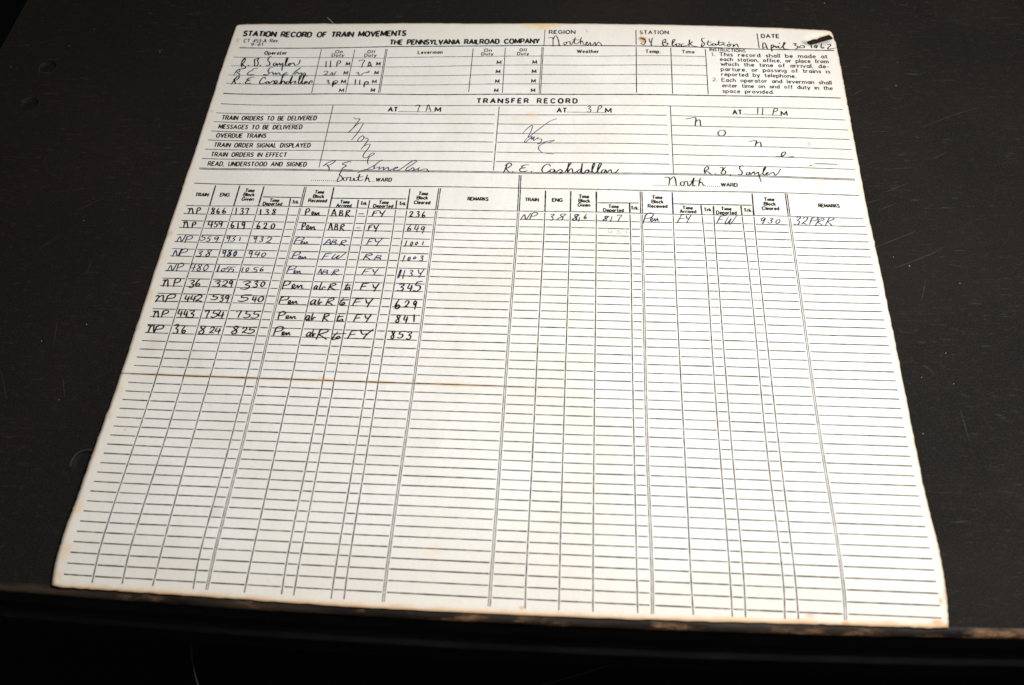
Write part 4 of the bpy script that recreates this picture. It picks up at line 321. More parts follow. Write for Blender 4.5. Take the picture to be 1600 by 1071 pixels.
 ["date_entry","handwritten date beside the torn slot",0,0.8,[[[319.47,147.98],[318.98,144.43],[319.05,141.65]],[[319.42,147.48],[320.76,147.49],[321.71,141.68]],[[319.05,143.42],[321.74,143.7]],[[324.62,145.99],[324.33,142.96],[324.51,139.69]],[[324.69,144.98],[325.78,146.0],[326.16,144.74],[325.02,143.22],[326.61,144.23],[327.32,144.74],[327.48,142.98],[328.82,144.75],[328.99,144.75],[329.14,142.98],[330.66,143.24],[333.59,147.52],[332.81,148.03],[332.01,143.49],[332.85,141.99],[335.46,141.74]],[[329.7,147.71],[329.93,147.53],[330.16,147.34]],[[338.51,147.0],[340.52,147.24],[339.5,145.49],[341.08,144.73],[341.02,142.73],[339.32,142.24]],[[343.44,145.23],[342.29,143.73],[343.52,142.98],[345.39,143.47],[345.23,144.97],[343.44,145.23]],[[349.97,145.96],[349.95,142.97]],[[349.73,145.86],[350.13,143.07]],[[353.51,145.2],[352.72,145.45],[351.85,143.71],[352.78,143.22],[353.68,145.2],[353.08,142.97]],[[356.72,147.19],[356.0,143.96],[356.67,142.73],[357.85,142.98],[357.12,143.72]],[[360.23,146.21],[362.05,146.21],[362.25,145.22],[360.32,142.99],[360.49,141.76],[364.92,142.92]]]],
 ["transfer_note","grey handwritten note running down the left transfer column",5,0.61,[[[59.24,75.37],[60.9,74.07],[63.55,74.12],[61.8,69.8],[60.06,65.52],[58.08,62.24],[58.8,62.84]],[[60.06,65.52],[63.19,70.16],[66.03,70.55],[65.57,67.26],[63.59,61.39],[61.05,56.2]],[[67.64,59.86],[65.93,58.54],[64.95,55.65],[65.81,54.71],[67.75,56.02],[68.55,58.6],[67.41,59.86]],[[68.65,57.96],[70.36,57.67],[71.45,56.73],[70.45,53.85],[69.08,50.34],[68.19,48.43]],[[69.03,50.66],[71.58,52.6],[73.24,52.63],[72.52,49.46],[70.45,44.4],[70.59,41.91],[72.74,41.64],[73.92,43.22],[75.05,45.12],[76.65,45.46],[76.59,44.21],[74.48,42.61],[73.67,40.11],[73.81,37.64],[74.46,36.41]]]],
 ["transfer_note","grey handwritten note slanting across the middle transfer column",2,0.61,[[[166.89,64.15],[168.94,67.57],[171.75,70.68],[172.31,69.34],[171.3,64.6],[170.24,61.21],[170.52,60.55],[173.76,64.65],[179.42,70.82],[183.23,74.6],[187.13,76.49]],[[170.26,60.88],[168.23,57.48],[168.77,56.5],[171.53,59.91],[172.43,61.6],[172.33,58.59],[173.92,61.3],[173.58,57.96],[176.4,60.69],[175.95,59.68],[178.42,59.06],[178.03,56.73],[176.14,55.36],[177.12,55.38],[181.91,57.46],[186.26,58.52],[183.88,56.83],[180.02,55.77],[177.66,54.07],[176.78,52.06],[177.86,49.45],[180.34,47.87],[186.16,47.19]]]],
 ["transfer_note","black letters stepping down the right transfer column",0,0.72,[[[266.25,77.46],[269.58,78.38],[272.52,78.67],[271.84,72.31],[272.54,71.82]],[[271.96,74.87],[273.89,76.96],[274.96,76.48],[275.11,72.4],[275.81,71.91]],[[286.8,68.41],[285.24,66.56],[285.79,64.06],[288.3,64.11],[289.66,66.14],[288.96,68.44],[286.8,68.41]],[[303.4,59.3],[306.16,60.02],[307.56,59.83],[306.49,55.68]],[[306.59,56.86],[308.89,58.86],[309.9,58.37],[309.96,55.12]],[[317.63,47.24],[321.15,47.49],[323.42,49.27],[323.6,51.01],[321.77,50.21],[321.17,47.78],[323.17,46.86],[328.11,47.43]],[[339.64,41.99],[346.89,41.97],[352.72,41.82]],[[337.05,40.75],[337.26,40.61],[337.46,40.46]]]],
 ["signature","blue slanted signature in the left transfer column",1,0.71,[[[47.08,34.07],[50.02,37.28],[53.24,38.95],[53.63,38.02],[51.09,35.14],[49.52,34.77],[51.0,32.96],[51.15,30.8]],[[47.08,34.07],[48.89,35.68]],[[63.52,37.7],[62.49,38.29],[59.43,36.96],[58.65,36.0],[61.18,34.84],[59.39,32.93],[59.18,31.38],[61.73,31.46],[65.43,31.57]],[[82.59,39.95],[80.71,38.37],[78.4,34.95],[78.48,32.8],[76.07,31.84],[73.71,32.09],[71.95,31.44],[69.05,29.22]],[[73.75,31.79],[78.31,35.56]],[[78.48,32.8],[80.44,33.75],[81.74,34.39],[81.58,32.24],[83.64,34.11],[84.38,33.81],[84.4,31.97],[86.47,33.84],[87.2,33.54],[87.69,31.71],[89.88,32.65],[92.96,33.9],[91.53,34.19],[90.61,32.35],[92.12,31.45],[94.93,33.0],[101.12,39.18],[103.88,39.5],[102.28,37.34],[98.56,33.64],[98.09,31.81],[100.13,32.13],[102.22,33.97],[102.9,32.15],[101.59,31.53],[104.25,32.46],[106.38,34.0],[105.33,33.08],[106.2,31.56],[108.82,32.8],[110.67,32.82],[112.05,30.71]]]],
 ["signature","upright black signature in the middle transfer column",0,0.77,[[[158.66,38.38],[157.75,33.84],[156.96,31.25]],[[157.54,37.05],[160.06,39.08],[161.35,37.51],[159.34,35.18],[158.16,34.81],[160.29,31.37]],[[162.07,32.09],[162.31,31.95],[162.55,31.8]],[[171.65,37.85],[169.74,37.79],[167.63,36.76],[167.94,35.48],[169.85,35.54],[167.02,34.8],[166.4,33.18],[168.12,32.27],[170.7,32.99]],[[173.27,32.46],[173.5,32.31],[173.74,32.16]],[[184.6,37.23],[183.58,38.82],[181.23,37.79],[179.69,34.53],[180.51,31.99],[182.88,32.37],[184.72,34.01]],[[187.07,34.7],[185.17,34.66],[184.53,32.72],[186.2,32.44],[187.32,34.39],[187.63,32.15],[189.95,34.12],[190.64,34.77],[191.87,33.2],[190.02,31.88],[193.32,32.58],[195.56,37.43],[196.93,40.02],[195.51,39.35],[194.97,32.61],[196.57,35.2],[197.77,34.9],[198.3,32.04],[200.87,33.67]],[[202.27,34.96],[200.87,33.67],[201.38,32.09],[202.77,33.7],[203.61,39.78],[203.26,32.75],[204.69,32.14],[206.07,34.38],[207.49,34.4],[206.81,32.18],[205.39,32.79],[206.31,34.39],[208.45,33.15]],[[208.93,32.84],[210.99,38.9],[210.27,39.85],[209.38,35.07],[210.35,32.23],[212.23,33.21],[214.79,38.95],[213.84,39.89],[212.69,35.11],[213.18,32.28],[215.06,32.94]],[[217.41,34.87],[215.53,34.52],[215.06,32.63],[216.48,32.65],[217.65,34.56],[218.13,32.37],[219.77,34.59],[220.72,34.61],[221.19,32.42],[223.54,33.09],[224.96,35.31]]]],
 ["signature","black signature in the right transfer column",0,0.71,[[[275.66,37.46],[275.18,35.09],[275.77,33.22],[275.47,36.51],[277.13,38.72],[277.87,37.02],[276.23,35.1],[277.57,34.18],[279.2,32.33]],[[281.3,32.98],[281.52,32.83],[281.73,32.68]],[[284.4,37.59],[286.17,38.1],[285.63,35.24],[284.81,33.34],[286.86,32.9],[287.68,34.79],[286.39,36.2],[287.78,38.12]],[[289.92,32.33],[290.13,32.19],[290.34,32.04]],[[298.06,38.84],[297.43,39.6],[296.1,38.62],[295.96,36.9],[297.06,35.02],[296.92,33.31],[295.88,32.35],[294.81,32.81]],[[301.17,34.51],[299.61,34.01],[299.49,32.59],[301.03,32.81],[301.52,34.52],[301.84,32.63],[303.98,35.03],[304.12,32.67],[306.36,34.6],[306.49,32.24],[307.38,26.92]],[[306.11,31.76],[308.69,33.69],[311.08,38.48],[309.88,37.51],[309.0,33.23],[309.97,32.59],[312.2,34.24],[311.16,34.21],[310.8,32.6],[312.4,32.82],[315.01,34.77],[315.81,32.43],[317.68,33.88],[319.4,37.23]]]],
 ["direction_entry","handwritten direction word before the left ward caption",0,0.71,[[[60.75,31.74],[59.06,30.76],[58.49,28.59],[58.23,27.36],[60.15,25.59],[60.32,23.16],[57.73,22.16],[58.44,26.14]],[[62.73,25.37],[61.17,25.02],[61.75,22.91],[63.3,23.26],[63.23,25.08],[64.56,25.43],[65.48,25.46],[65.41,23.03],[67.2,23.38],[67.37,25.21],[68.16,23.11],[69.9,23.76],[70.57,28.35],[70.12,25.29],[70.96,22.88],[73.11,23.85]],[[68.7,25.55],[72.74,26.27]],[[75.27,27.85],[74.81,24.8],[74.49,22.37]],[[74.95,23.89],[76.1,25.43],[76.97,22.73],[77.7,22.44]]]],
 ["direction_entry","handwritten direction word before the right ward caption",0,0.74,[[[251.92,29.53],[254.02,29.85],[254.87,28.21],[254.17,23.62]],[[254.57,27.29],[257.18,30.29],[258.15,28.28],[258.46,23.7]],[[262.94,26.53],[261.19,26.04],[261.1,23.93],[262.84,23.96],[263.42,26.35],[265.02,26.56],[265.25,23.82],[267.02,24.76],[268.99,29.85],[268.01,23.86],[269.39,23.88]],[[266.43,27.04],[271.99,27.31]],[[272.58,29.44],[271.46,23.9]],[[271.67,25.28],[273.12,26.49],[273.9,24.39],[274.91,23.94]]]],
]
STAINS_AND_SHADE = [[173.4,165.2,13.8,5.8,0,0.75],[240.9,150.5,3.8,2.5,1,0.95],[171.1,79.5,6.4,4.9,0,0.28],[161.7,76.1,4.0,3.8,0,0.22],[-32.7,78.3,1.4,1.7,1,0.45],[338.2,57.9,1.5,2.1,1,0.4],[-31.2,145.9,1.7,2.6,1,0.4],[-33.1,-21.2,1.5,2.9,1,0.4],[123.0,-97.9,4.0,3.1,0,0.15],[73.2,-112.4,4.7,1.5,0,0.5],[134.7,-113.0,7.2,1.1,0,0.35],[181.5,-223.3,1.7,1.1,1,0.5],[361.6,-212.0,1.1,1.6,1,0.6],[359.0,-220.6,3.2,2.1,1,0.5],[320.6,-223.0,2.7,1.3,1,0.6],[305.6,-220.5,2.2,1.6,1,0.4],[1.0,-102.4,11.6,9.7,2,0.16],[-22.1,-93.7,5.5,8.1,2,0.2],[339.2,29.2,5.1,9.9,0,0.12],[346.4,148.1,3.3,3.1,3,0.6],[284.5,-211.6,3.9,2.2,0,0.14],[138.1,-200.2,8.8,4.1,0,0.12],[246.9,103.1,8.0,5.7,0,0.08],[344.5,152.4,12.3,9.9,2,0.1],[304.1,121.4,1.6,1.8,1,0.3],[35.1,-186.6,2.8,4.5,2,0.2],[219.1,-133.4,0.6,0.7,3,0.3],[-21.5,-145.9,0.6,0.7,3,0.5],[338.4,-73.6,0.7,0.8,3,0.5],[117.1,96.1,2.5,2.3,1,0.14],[-33.5,-37.0,1.8,4.6,0,0.4],[-32.5,-64.2,1.8,6.0,0,0.35],[-32.9,-85.1,1.7,3.7,1,0.25],[-31.2,-123.6,1.6,3.9,0,0.35],[-31.3,-138.6,1.3,2.3,1,0.3],[-32.3,-158.8,1.9,4.3,0,0.35],[-30.8,-188.2,2.4,5.2,0,0.4],[-30.3,-208.7,2.6,5.3,0,0.4],[-30.2,-219.7,2.3,2.9,0,0.4],[-33.8,17.0,1.5,2.5,0,0.3],[-34.3,74.7,1.6,4.0,0,0.3],[-35.8,128.3,1.7,4.3,0,0.3],[362.9,68.8,1.9,6.4,0,0.25],[363.0,21.0,1.8,4.9,0,0.2],[363.3,-136.2,1.5,3.5,0,0.2],[364.2,-209.2,1.4,4.9,1,0.3],[71.8,14.3,7.7,4.0,2,0.06],[202.1,-71.7,10.1,8.0,0,0.06]]  # stains, plus a shadow smear painted dark at the slot's left end
FOLD = [[-34.02,-113.78],[-13.04,-113.17],[14.08,-113.05],[51.57,-113.45],[91.75,-113.39],[137.99,-113.23],[170.7,-113.57],[193.35,-113.61]]
FRONT = [[-58.89,-225.77],[-35.63,-226.55],[-12.51,-227.6],[62.24,-228.52],[113.29,-228.95],[165.32,-229.0],[214.43,-228.74],[255.9,-228.02],[318.47,-226.75],[362.14,-225.61],[394.02,-224.39]]
LEFT = [[-197.16,191.06],[-197.72,136.42]]
DENT = [[-157.77,120.77,5.06],[-157.83,85.36,5.41],[-38.63,-162.65,5.66]]
SCR = [[[348.38,149.15],[354.31,150.75],[361.22,153.61]],[[350.8,148.85],[357.66,151.4]],[[371.11,-33.16],[381.33,-28.57],[394.33,-22.13],[403.2,-16.63]],[[376.62,-92.83],[379.67,-94.95],[381.54,-98.2]],[[387.84,-40.72],[383.55,-53.26]],[[-69.36,176.08],[-66.54,179.54]],[[-65.66,-115.85],[-60.5,-127.78]],[[-101.01,-112.47],[-94.98,-122.66],[-91.1,-130.05]],[[-129.67,34.68],[-129.76,38.43]],[[-65.39,69.96],[-65.06,64.33]],[[-56.63,98.62],[-55.27,101.63]],[[406.7,73.21],[427.6,84.31],[444.1,91.11]],[[378.7,39.15],[397.18,41.02]],[[370.09,7.53],[381.64,13.45]],[[362.35,-19.93],[377.29,-12.42],[388.62,-6.73]],[[369.14,100.11],[377.77,105.91]],[[-80.86,-80.31],[-77.32,-96.59]],[[-74.52,-49.91],[-74.84,-40.91]],[[-109.04,-32.66],[-100.84,-23.05]],[[390.04,-117.22],[390.98,-134.29]],[[-95.74,-3.6],[-83.22,6.65]],[[407.42,47.26],[417.75,53.56]],[[361.93,12.04],[373.22,16.1]],[[377.72,21.95],[391.45,29.04]]]
DUST = [[-137.94,159.26],[-150.11,141.92],[-183.76,120.39],[-83.97,135.99],[381.24,-30.8],[373.79,-24.96],[389.63,-85.31],[405.52,-41.52],[374.97,-99.96],[389.83,-103.05],[-88.93,-10.85],[-63.64,-82.73],[-84.97,-94.09],[402.12,130.6],[397.77,109.48],[364.05,189.1],[-84.97,-94.09],[-63.11,-129.05],[369.86,-131.14]]
HAIR = [[25.19,172.33],[27.45,169.64],[29.59,167.64],[31.95,164.32]]
CORDS = [[[5.71,-225.41,-70],[5.6,-230.8,-75],[6.26,-237.81,-80],[7.78,-244.02,-84],[10.06,-250.5,-88],[14.25,-256.25,-90]],[[232.6,-228.1,-70],[223.21,-230.9,-74],[210.45,-235.01,-77],[197.59,-238.54,-80],[187.9,-241.48,-82],[171.71,-246.0,-84]]]

# ------------------------------------------------------------------ helpers
def sm(x):
    x = min(1.0, max(0.0, x))
    return x * x * (3 - 2 * x)

def sheet_z(X, Y):
    """height of the slightly warped sheet above the desk, mm"""
    b = sm((Y + 110) / -75.0) * sm((Y + 232) / 34.0)
    return (0.9 + 2.6 * b + 0.25 * math.sin(X * 0.017 + 0.6) * math.cos(Y * 0.021)
            + 0.3 * math.sin(X * 0.055 + Y * 0.02) * math.sin(Y * 0.045 - X * 0.01 + 1) + 2.0 * math.exp(-(X + 40) / 18)
            + 0.5 * math.exp(-((Y + 113.2 + 0.0004 * X) / 4.5) ** 2) * (1 - sm((X - 120) / 140)))

class Nodes:
    def __init__(self, name):
        self.m = bpy.data.materials.new(name)
        self.m.use_nodes = True
        self.t = self.m.node_tree
        self.b = self.t.nodes['Principled BSDF']
    def n(self, kind, **kw):
        nd = self.t.nodes.new(kind)
        for k, v in kw.items():
            setattr(nd, k, v)
        return nd
    def link(self, a, b):
        self.t.links.new(a, b)
    def put(self, sock, v):
        if hasattr(v, 'is_output'):
            self.link(v, sock)
        else:
            sock.default_value = v
    def coords(self):
        return self.n('ShaderNodeTexCoord').outputs['Object']
    def scaled(self, vec, s):
        m = self.n('ShaderNodeMapping')
        m.inputs['Scale'].default_value = s
        self.link(vec, m.inputs['Vector'])
        return m.outputs['Vector']
    def noise(self, vec, scale, detail=3.0, rough=0.55, dist=0.0):
        t = self.n('ShaderNodeTexNoise')
        t.inputs['Scale'].default_value = scale
        t.inputs['Detail'].default_value = detail
        t.inputs['Roughness'].default_value = rough
        t.inputs['Distortion'].default_value = dist
        self.link(vec, t.inputs['Vector'])
        return t.outputs['Fac']
    def ramp(self, fac, lo, hi, a=0.0, b=1.0):
        r = self.n('ShaderNodeMapRange', interpolation_type='SMOOTHSTEP')
        for i, v in zip((1, 2, 3, 4), (lo, hi, a, b)):
            r.inputs[i].default_value = v
        self.link(fac, r.inputs[0])
        return r.outputs[0]
    def math(self, op, a, b=0.0, clamp=False):
        m = self.n('ShaderNodeMath', operation=op, use_clamp=clamp)
        self.put(m.inputs[0], a)
        self.put(m.inputs[1], b)
        return m.outputs[0]
    def mix(self, fac, a, b, mode='MIX'):
        m = self.n('ShaderNodeMix', data_type='RGBA', blend_type=mode)
        self.put(m.inputs['Factor'], fac)
        for s, v in ((m.inputs[6], a), (m.inputs[7], b)):
            if hasattr(v, 'is_output'):
                self.link(v, s)
            else:
                s.default_value = (*v, 1)
        return m.outputs[2]
    def attr(self, name):
        return self.n('ShaderNodeAttribute', attribute_name=name).outputs['Fac']
    def bump(self, h, strength, dist):
        b = self.n('ShaderNodeBump')
        b.inputs['Strength'].default_value = strength
        b.inputs['Distance'].default_value = dist
        self.link(h, b.inputs['Height'])
        self.link(b.outputs['Normal'], self.b.inputs['Normal'])
    def done(self, col, rough, spec=0.3):
        self.put(self.b.inputs['Base Color'], col if hasattr(col, 'is_output') else (*col, 1))
        self.put(self.b.inputs['Roughness'], rough)
        self.b.inputs['Specular IOR Level'].default_value = spec
        return self.m

def paper_material():
    k = Nodes('aged_paper')
    v = k.coords()
    base = k.mix(k.ramp(k.noise(v, 22, 5, .6), .32, .68), (.77, .74, .68), (.83, .815, .775))
    age = k.ramp(k.math('ADD', k.attr('edge_distance'), k.math('MULTIPLY', k.noise(v, 20, 4, .6), -30)), 26, -18, 0, .75)
    base = k.mix(age, base, (.775, .725, .64))
    base = k.mix(k.ramp(k.noise(v, 620, 3, .7), .40, .72, 0, .30), base, (.66, .63, .575))
    base = k.mix(k.ramp(k.noise(k.scaled(v, (1, .35, 1)), 190, 4, .7), .46, .72, 0, .28), base, (.69, .655, .60))
    base = k.mix(k.ramp(k.noise(v, 330, 3, .6), .56, .78, 0, .22), base, (.76, .66, .50))
    base = k.mix(k.ramp(k.noise(v, 90, 3, .6), .58, .8, 0, .35), base, (.76, .67, .54))
    # small foxing specks
    vo = k.n('ShaderNodeTexVoronoi')
    vo.inputs['Scale'].default_value = 75
    k.link(v, vo.inputs['Vector'])
    spk = k.math('MULTIPLY', k.ramp(vo.outputs['Distance'], .05, .0), k.ramp(k.noise(v, 33, 1), .58, .7))
    base = k.mix(k.math('MULTIPLY', spk, .45), base, (.52, .33, .15))
    # browned rim: narrow and patchy, stronger along the lower edge
    n1 = k.noise(v, 130, 4, .65)
    ed = k.attr('edge_distance')
    e1 = k.ramp(k.math('ADD', ed, k.math('MULTIPLY', n1, -5.0)), 1.6, -2.6, 0, .26)
    base = k.mix(e1, base, (.70, .50, .29))
    e2 = k.ramp(k.math('ADD', ed, k.math('MULTIPLY', k.noise(v, 420, 3), -1.2)), .45, -.35, 0, .32)
    base = k.mix(e2, base, (.50, .30, .13))
    bd = k.attr('lower_distance')
    e3 = k.ramp(k.math('ADD', bd, k.math('MULTIPLY', k.noise(v, 75, 4, .6), -5.0)), .1, -2.6, 0, .66)
    base = k.mix(e3, base, (.68, .39, .15))
    # brown line soaked into the old fold
    fd = k.math('ABSOLUTE', k.attr('fold_distance'))
    fn = k.noise(k.scaled(v, (1, .15, 1)), 42, 4, .7)
    f1 = k.math('MULTIPLY', k.ramp(fd, 1.5, .1), k.ramp(fn, .42, .62, .2, .85))
    fx = k.n('ShaderNodeSeparateXYZ')
    k.link(v, fx.inputs[0])
    reach = k.ramp(fx.outputs[0], FOLD[-1][0] * MM - .07, FOLD[-1][0] * MM, 1, 0)
    f1 = k.math('MULTIPLY', f1, reach)
    base = k.mix(f1, base, (.64, .40, .14))
    f2 = k.math('MULTIPLY', k.ramp(fd, .55, .1, 0, .9), reach)
    base = k.mix(f2, base, (.25, .14, .06))
    tints = [(.80, .52, .20), (.62, .26, .05), (.46, .42, .34), (.14, .12, .10)]
    sep = k.n('ShaderNodeSeparateXYZ')
    k.link(v, sep.inputs[0])
    wob = k.math('MULTIPLY_ADD', k.noise(v, 210, 4, .65), 1.5)
    k.t.nodes[-1].inputs[2].default_value = -.75
    for (x, y, rx, ry, tint, amount) in STAINS_AND_SHADE:
        dx = k.math('MULTIPLY', k.math('ADD', sep.outputs[0], -x * MM), 1 / (rx * MM))
        dy = k.math('MULTIPLY', k.math('ADD', sep.outputs[1], -y * MM), 1 / (ry * MM))
        d = k.math('SQRT', k.math('ADD', k.math('MULTIPLY', dx, dx), k.math('MULTIPLY', dy, dy)))
        base = k.mix(k.ramp(k.math('ADD', d, wob), 1.15, .25, 0, amount), base, tints[tint])
    h = k.math('ADD', k.noise(v, 1100, 3, .6), k.math('MULTIPLY', k.noise(v, 60, 2), 1.5))
    h = k.math('ADD', h, k.math('MULTIPLY', k.ramp(fd, .9, 0), -1.2))
    k.bump(h, .3, .00014)
    return k.done(base, .85, .15)

def ink_material(name, dark, pale, lo, hi, scale=650):
    k = Nodes(name)
    v = k.coords()
    f = k.ramp(k.noise(v, scale, 3, .65), lo, hi)
    return k.done(k.mix(f, dark, pale), .6, .2)

def desk_material():
    k = Nodes('dark_desk_top')
    v = k.coords()
    c = k.mix(k.ramp(k.noise(v, 9, 4), .35, .7), (.0098, .0094, .0084), (.0135, .0117, .0102))
    c = k.mix(k.ramp(k.noise(v, 1300, 3, .75), .45, .75, 0, .6), c, (.040, .036, .030))
    c = k.mix(k.ramp(k.noise(v, 240, 4, .7), .52, .75, 0, .5), c, (.032, .024, .019))
    # worn dry streaks, many fine and short, crossing in several directions
    for ang, s, lo, am in ((.35, (60, 620, 1), .61, .55), (-.9, (80, 640, 1), .63, .5), (1.4, (70, 600, 1), .64, .45), (.55, (24, 800, 1), .64, .45), (2.6, (90, 500, 1), .62, .5)):
        m = k.n('ShaderNodeMapping')
        m.inputs['Rotation'].default_value = (0, 0, ang)
        m.inputs['Scale'].default_value = s
        k.link(v, m.inputs['Vector'])
        f = k.ramp(k.noise(m.outputs['Vector'], 1.0, 4, .7, .5), lo, lo + .1, 0, am)
        f = k.math('MULTIPLY', f, k.ramp(k.noise(v, 14, 2), .36, .6))
        c = k.mix(f, c, (.075, .048, .036))
    h = k.math('ADD', k.noise(v, 700, 3, .65), k.math('MULTIPLY', k.noise(v, 120, 3), .8))
    k.bump(h, .25, .00016)
    return k.done(c, k.ramp(k.noise(v, 60, 3), .3, .7, .7, .85), .04)

def plain(name, col, rough=.7, var=.3, scale=80, spec=.2):
    k = Nodes(name)
    f = k.noise(k.coords(), scale, 4, .6)
    return k.done(k.mix(f, tuple(c * (1 - var) for c in col), tuple(c * (1 + var) for c in col)), rough, spec)

def worn_edge_material():
    k = Nodes('worn_wooden_edge')
    v = k.coords()
    along = k.scaled(v, (.45, 1, 1.6))
    bare = k.math('MULTIPLY', k.ramp(k.noise(along, 62, 5, .65), .50, .66), k.ramp(k.noise(along, 300, 4, .7), .3, .62, .25, 1))
    sp = k.n('ShaderNodeSeparateXYZ')
    k.link(v, sp.inputs[0])
    corner = k.ramp(k.math('ADD', sp.outputs[2], k.math('MULTIPLY', k.noise(along, 120, 3), -.0009)), -.0002, -.0009)
    bare = k.math('MULTIPLY', bare, corner)                 # worn bare on the proud corner; top kept dark as painted shade
    soft = k.ramp(k.noise(along, 26, 4, .6), .35, .7, 0, .4)
    c = k.mix(k.math('MULTIPLY', soft, corner), (.008, .007, .006), (.12, .075, .046))
    c = k.mix(bare, c, (.27, .145, .07))
    k.bump(k.noise(along, 260, 4, .6), .5, .0006)
    return k.done(c, .6, .2)

def moulding_material():
    k = Nodes('dark_moulding')
    v = k.coords()
    al = k.scaled(v, (.3, 1, 1))
    c = k.mix(k.ramp(k.noise(al, 60, 4), .4, .7), (.017, .0158, .0148), (.034, .031, .029))
    c = k.mix(k.ramp(k.noise(al, 70, 5, .7), .66, .72, 0, .7), c, (.10, .062, .04))
    k.bump(k.noise(al, 200, 4), .3, .0005)
    return k.done(c, .55, .3)

M_PAPER = paper_material()
M_PRINT = ink_material('printing_ink', (.012, .012, .013), (.075, .07, .066), .45, .8)
M_RULE = ink_material('rule_ink', (.012, .012, .013), (.09, .087, .082), .45, .82, 300)
M_THIN = ink_material('thin_rule_ink', (.035, .035, .035), (.15, .145, .138), .38, .8, 300)
M_BLACK = ink_material('black_pen_ink', (.006, .006, .009), (.05, .05, .06), .5, .85, 500)
M_BLUE = ink_material('blue_pen_ink', (.010, .012, .050), (.09, .10, .20), .42, .8, 500)
M_GREY = ink_material('grey_blue_ink', (.035, .04, .085), (.20, .21, .27), .4, .75, 500)
M_PENCIL = ink_material('pencil', (.40, .40, .40), (.62, .61, .59), .3, .7, 900)
M_DARK = ink_material('dark_grey_ink', (.02, .02, .025), (.11, .11, .12), .4, .75, 500)
INKS = [M_BLACK, M_BLUE, M_GREY, M_PENCIL, M_PENCIL, M_DARK]
M_DESK = desk_material()
M_DENT = plain('dent_floor', (.0065, .0062, .0057), .75)  # darker than the desk top: shade inside the dents put into the colour
M_RIM_LIGHT = plain('rim_painted_light', (.026, .025, .022), .6, .4, 300)  # lit part of the dent rims, put into the colour
M_SCRATCH = plain('scratch', (.042, .036, .030), .7, .5, 400)
M_EDGE = worn_edge_material()
M_MOULD = moulding_material()
M_FLOOR = plain('dark_floor', (.012, .011, .010), .9)
M_DUST = plain('dust', (.42, .40, .36), .9)
M_CORD = plain('grey_cord', (.07, .07, .07), .7)

def link(name, mesh, mat, parent=None):
    o = bpy.data.objects.new(name, mesh)
    for m in (mat if isinstance(mat, (list, tuple)) else [mat]):
        mesh.materials.append(m)
    COL.objects.link(o)
    if parent:
        o.parent = parent
    return o

def tag(o, label=None, category=None, group=None, kind=None):
    for k, v in (('label', label), ('category', category), ('group', group), ('kind', kind)):
        if v:
            o[k] = v
    return o

class Ink:
    """thin strips of ink that follow the surface of the sheet"""
    def __init__(self):
        self.v, self.f, self.n = [], [], 0
    def strip(self, pts, widths, lift=0.05):
        self.n += 1
        lift += 0.0022 * (self.n % 12)
        n = len(pts)
        if n < 2:
            return
        b = len(self.v)
        for i in range(n):
            p = pts[i]
            a = pts[max(0, i - 1)]
            c = pts[min(n - 1, i + 1)]
            dx, dy = c[0] - a[0], c[1] - a[1]
            L = math.hypot(dx, dy) or 1
            nx, ny = -dy / L, dx / L
            w = widths[i] / 2
            for s in (1, -1):
                x, y = p[0] + s * nx * w, p[1] + s * ny * w
                self.v.append((x * MM, y * MM, (sheet_z(x, y) + lift) * MM))
        for i in range(n - 1):
            q = b + 2 * i
            self.f.append((q + 1, q + 3, q + 2, q))
    def disc(self, p, r, lift=0.05):
        b = len(self.v)
        for i in range(7):
            a = i * math.tau / 7
            x, y = p[0] + r * math.cos(a), p[1] + r * math.sin(a)
            self.v.append((x * MM, y * MM, (sheet_z(x, y) + lift) * MM))
        self.f.append(tuple(range(b, b + 7)))
    def line(self, pts, w, step=2.6, lift=0.05, wear=.16):
        """printed rule: resampled, with slightly uneven inking"""
        P = resample(pts, step)
        self.strip(P, [w * (1 + random.uniform(-wear, wear)) for _ in P], lift)
    def build(self, name, mat, parent):
        me = bpy.data.meshes.new(name)
        me.from_pydata(self.v, [], self.f)
        return link(name, me, mat, parent)

def resample(pts, step):
    out = [tuple(pts[0])]
    for a, b in zip(pts[:-1], pts[1:]):
        L = math.hypot(b[0] - a[0], b[1] - a[1])
        k = max(1, int(math.ceil(L / step)))
        for i in range(1, k + 1):
            out.append((a[0] + (b[0] - a[0]) * i / k, a[1] + (b[1] - a[1]) * i / k))
    return out

def curve(pts, sub=5):
    """Catmull-Rom through the points"""
    if len(pts) < 3:
        return resample(pts, 1.0)
    P = [pts[0]] + list(pts) + [pts[-1]]
    out = []
    for i in range(1, len(P) - 2):
        p0, p1, p2, p3 = P[i - 1], P[i], P[i + 1], P[i + 2]
        for k in range(sub):
            t = k / sub
            out.append(tuple(.5 * (2 * p1[j] + (p2[j] - p0[j]) * t + (2 * p0[j] - 5 * p1[j] + 4 * p2[j] - p3[j]) * t * t + (3 * p1[j] - p0[j] - 3 * p2[j] + p3[j]) * t ** 3) for j in (0, 1)))
    out.append(tuple(pts[-1]))
    return out

def at_param(P, axis, val):
    """point of a polyline where the given coordinate equals val"""
    for a, b in zip(P[:-1], P[1:]):
        u, v = a[axis], b[axis]
        if (u - val) * (v - val) <= 0 and u != v:
            t = (val - u) / (v - u)
            return (a[0] + (b[0] - a[0]) * t, a[1] + (b[1] - a[1]) * t)
    e = P[0] if abs(P[0][axis] - val) < abs(P[-1][axis] - val) else P[-1]
    return tuple(e)

# ------------------------------------------------------------------ the floor far below
def quad(name, x0, x1, y0, y1, z, mat):
    me = bpy.data.meshes.new(name)
    me.from_pydata([(x0, y0, z), (x1, y0, z), (x1, y1, z), (x0, y1, z)], [], [(0, 1, 2, 3)])
    return link(name, me, mat)

floor = quad('floor', -6, 6, -6, 6, -0.74, M_FLOOR)
tag(floor, 'dark floor in the shadow under the desk', 'floor', kind='structure')

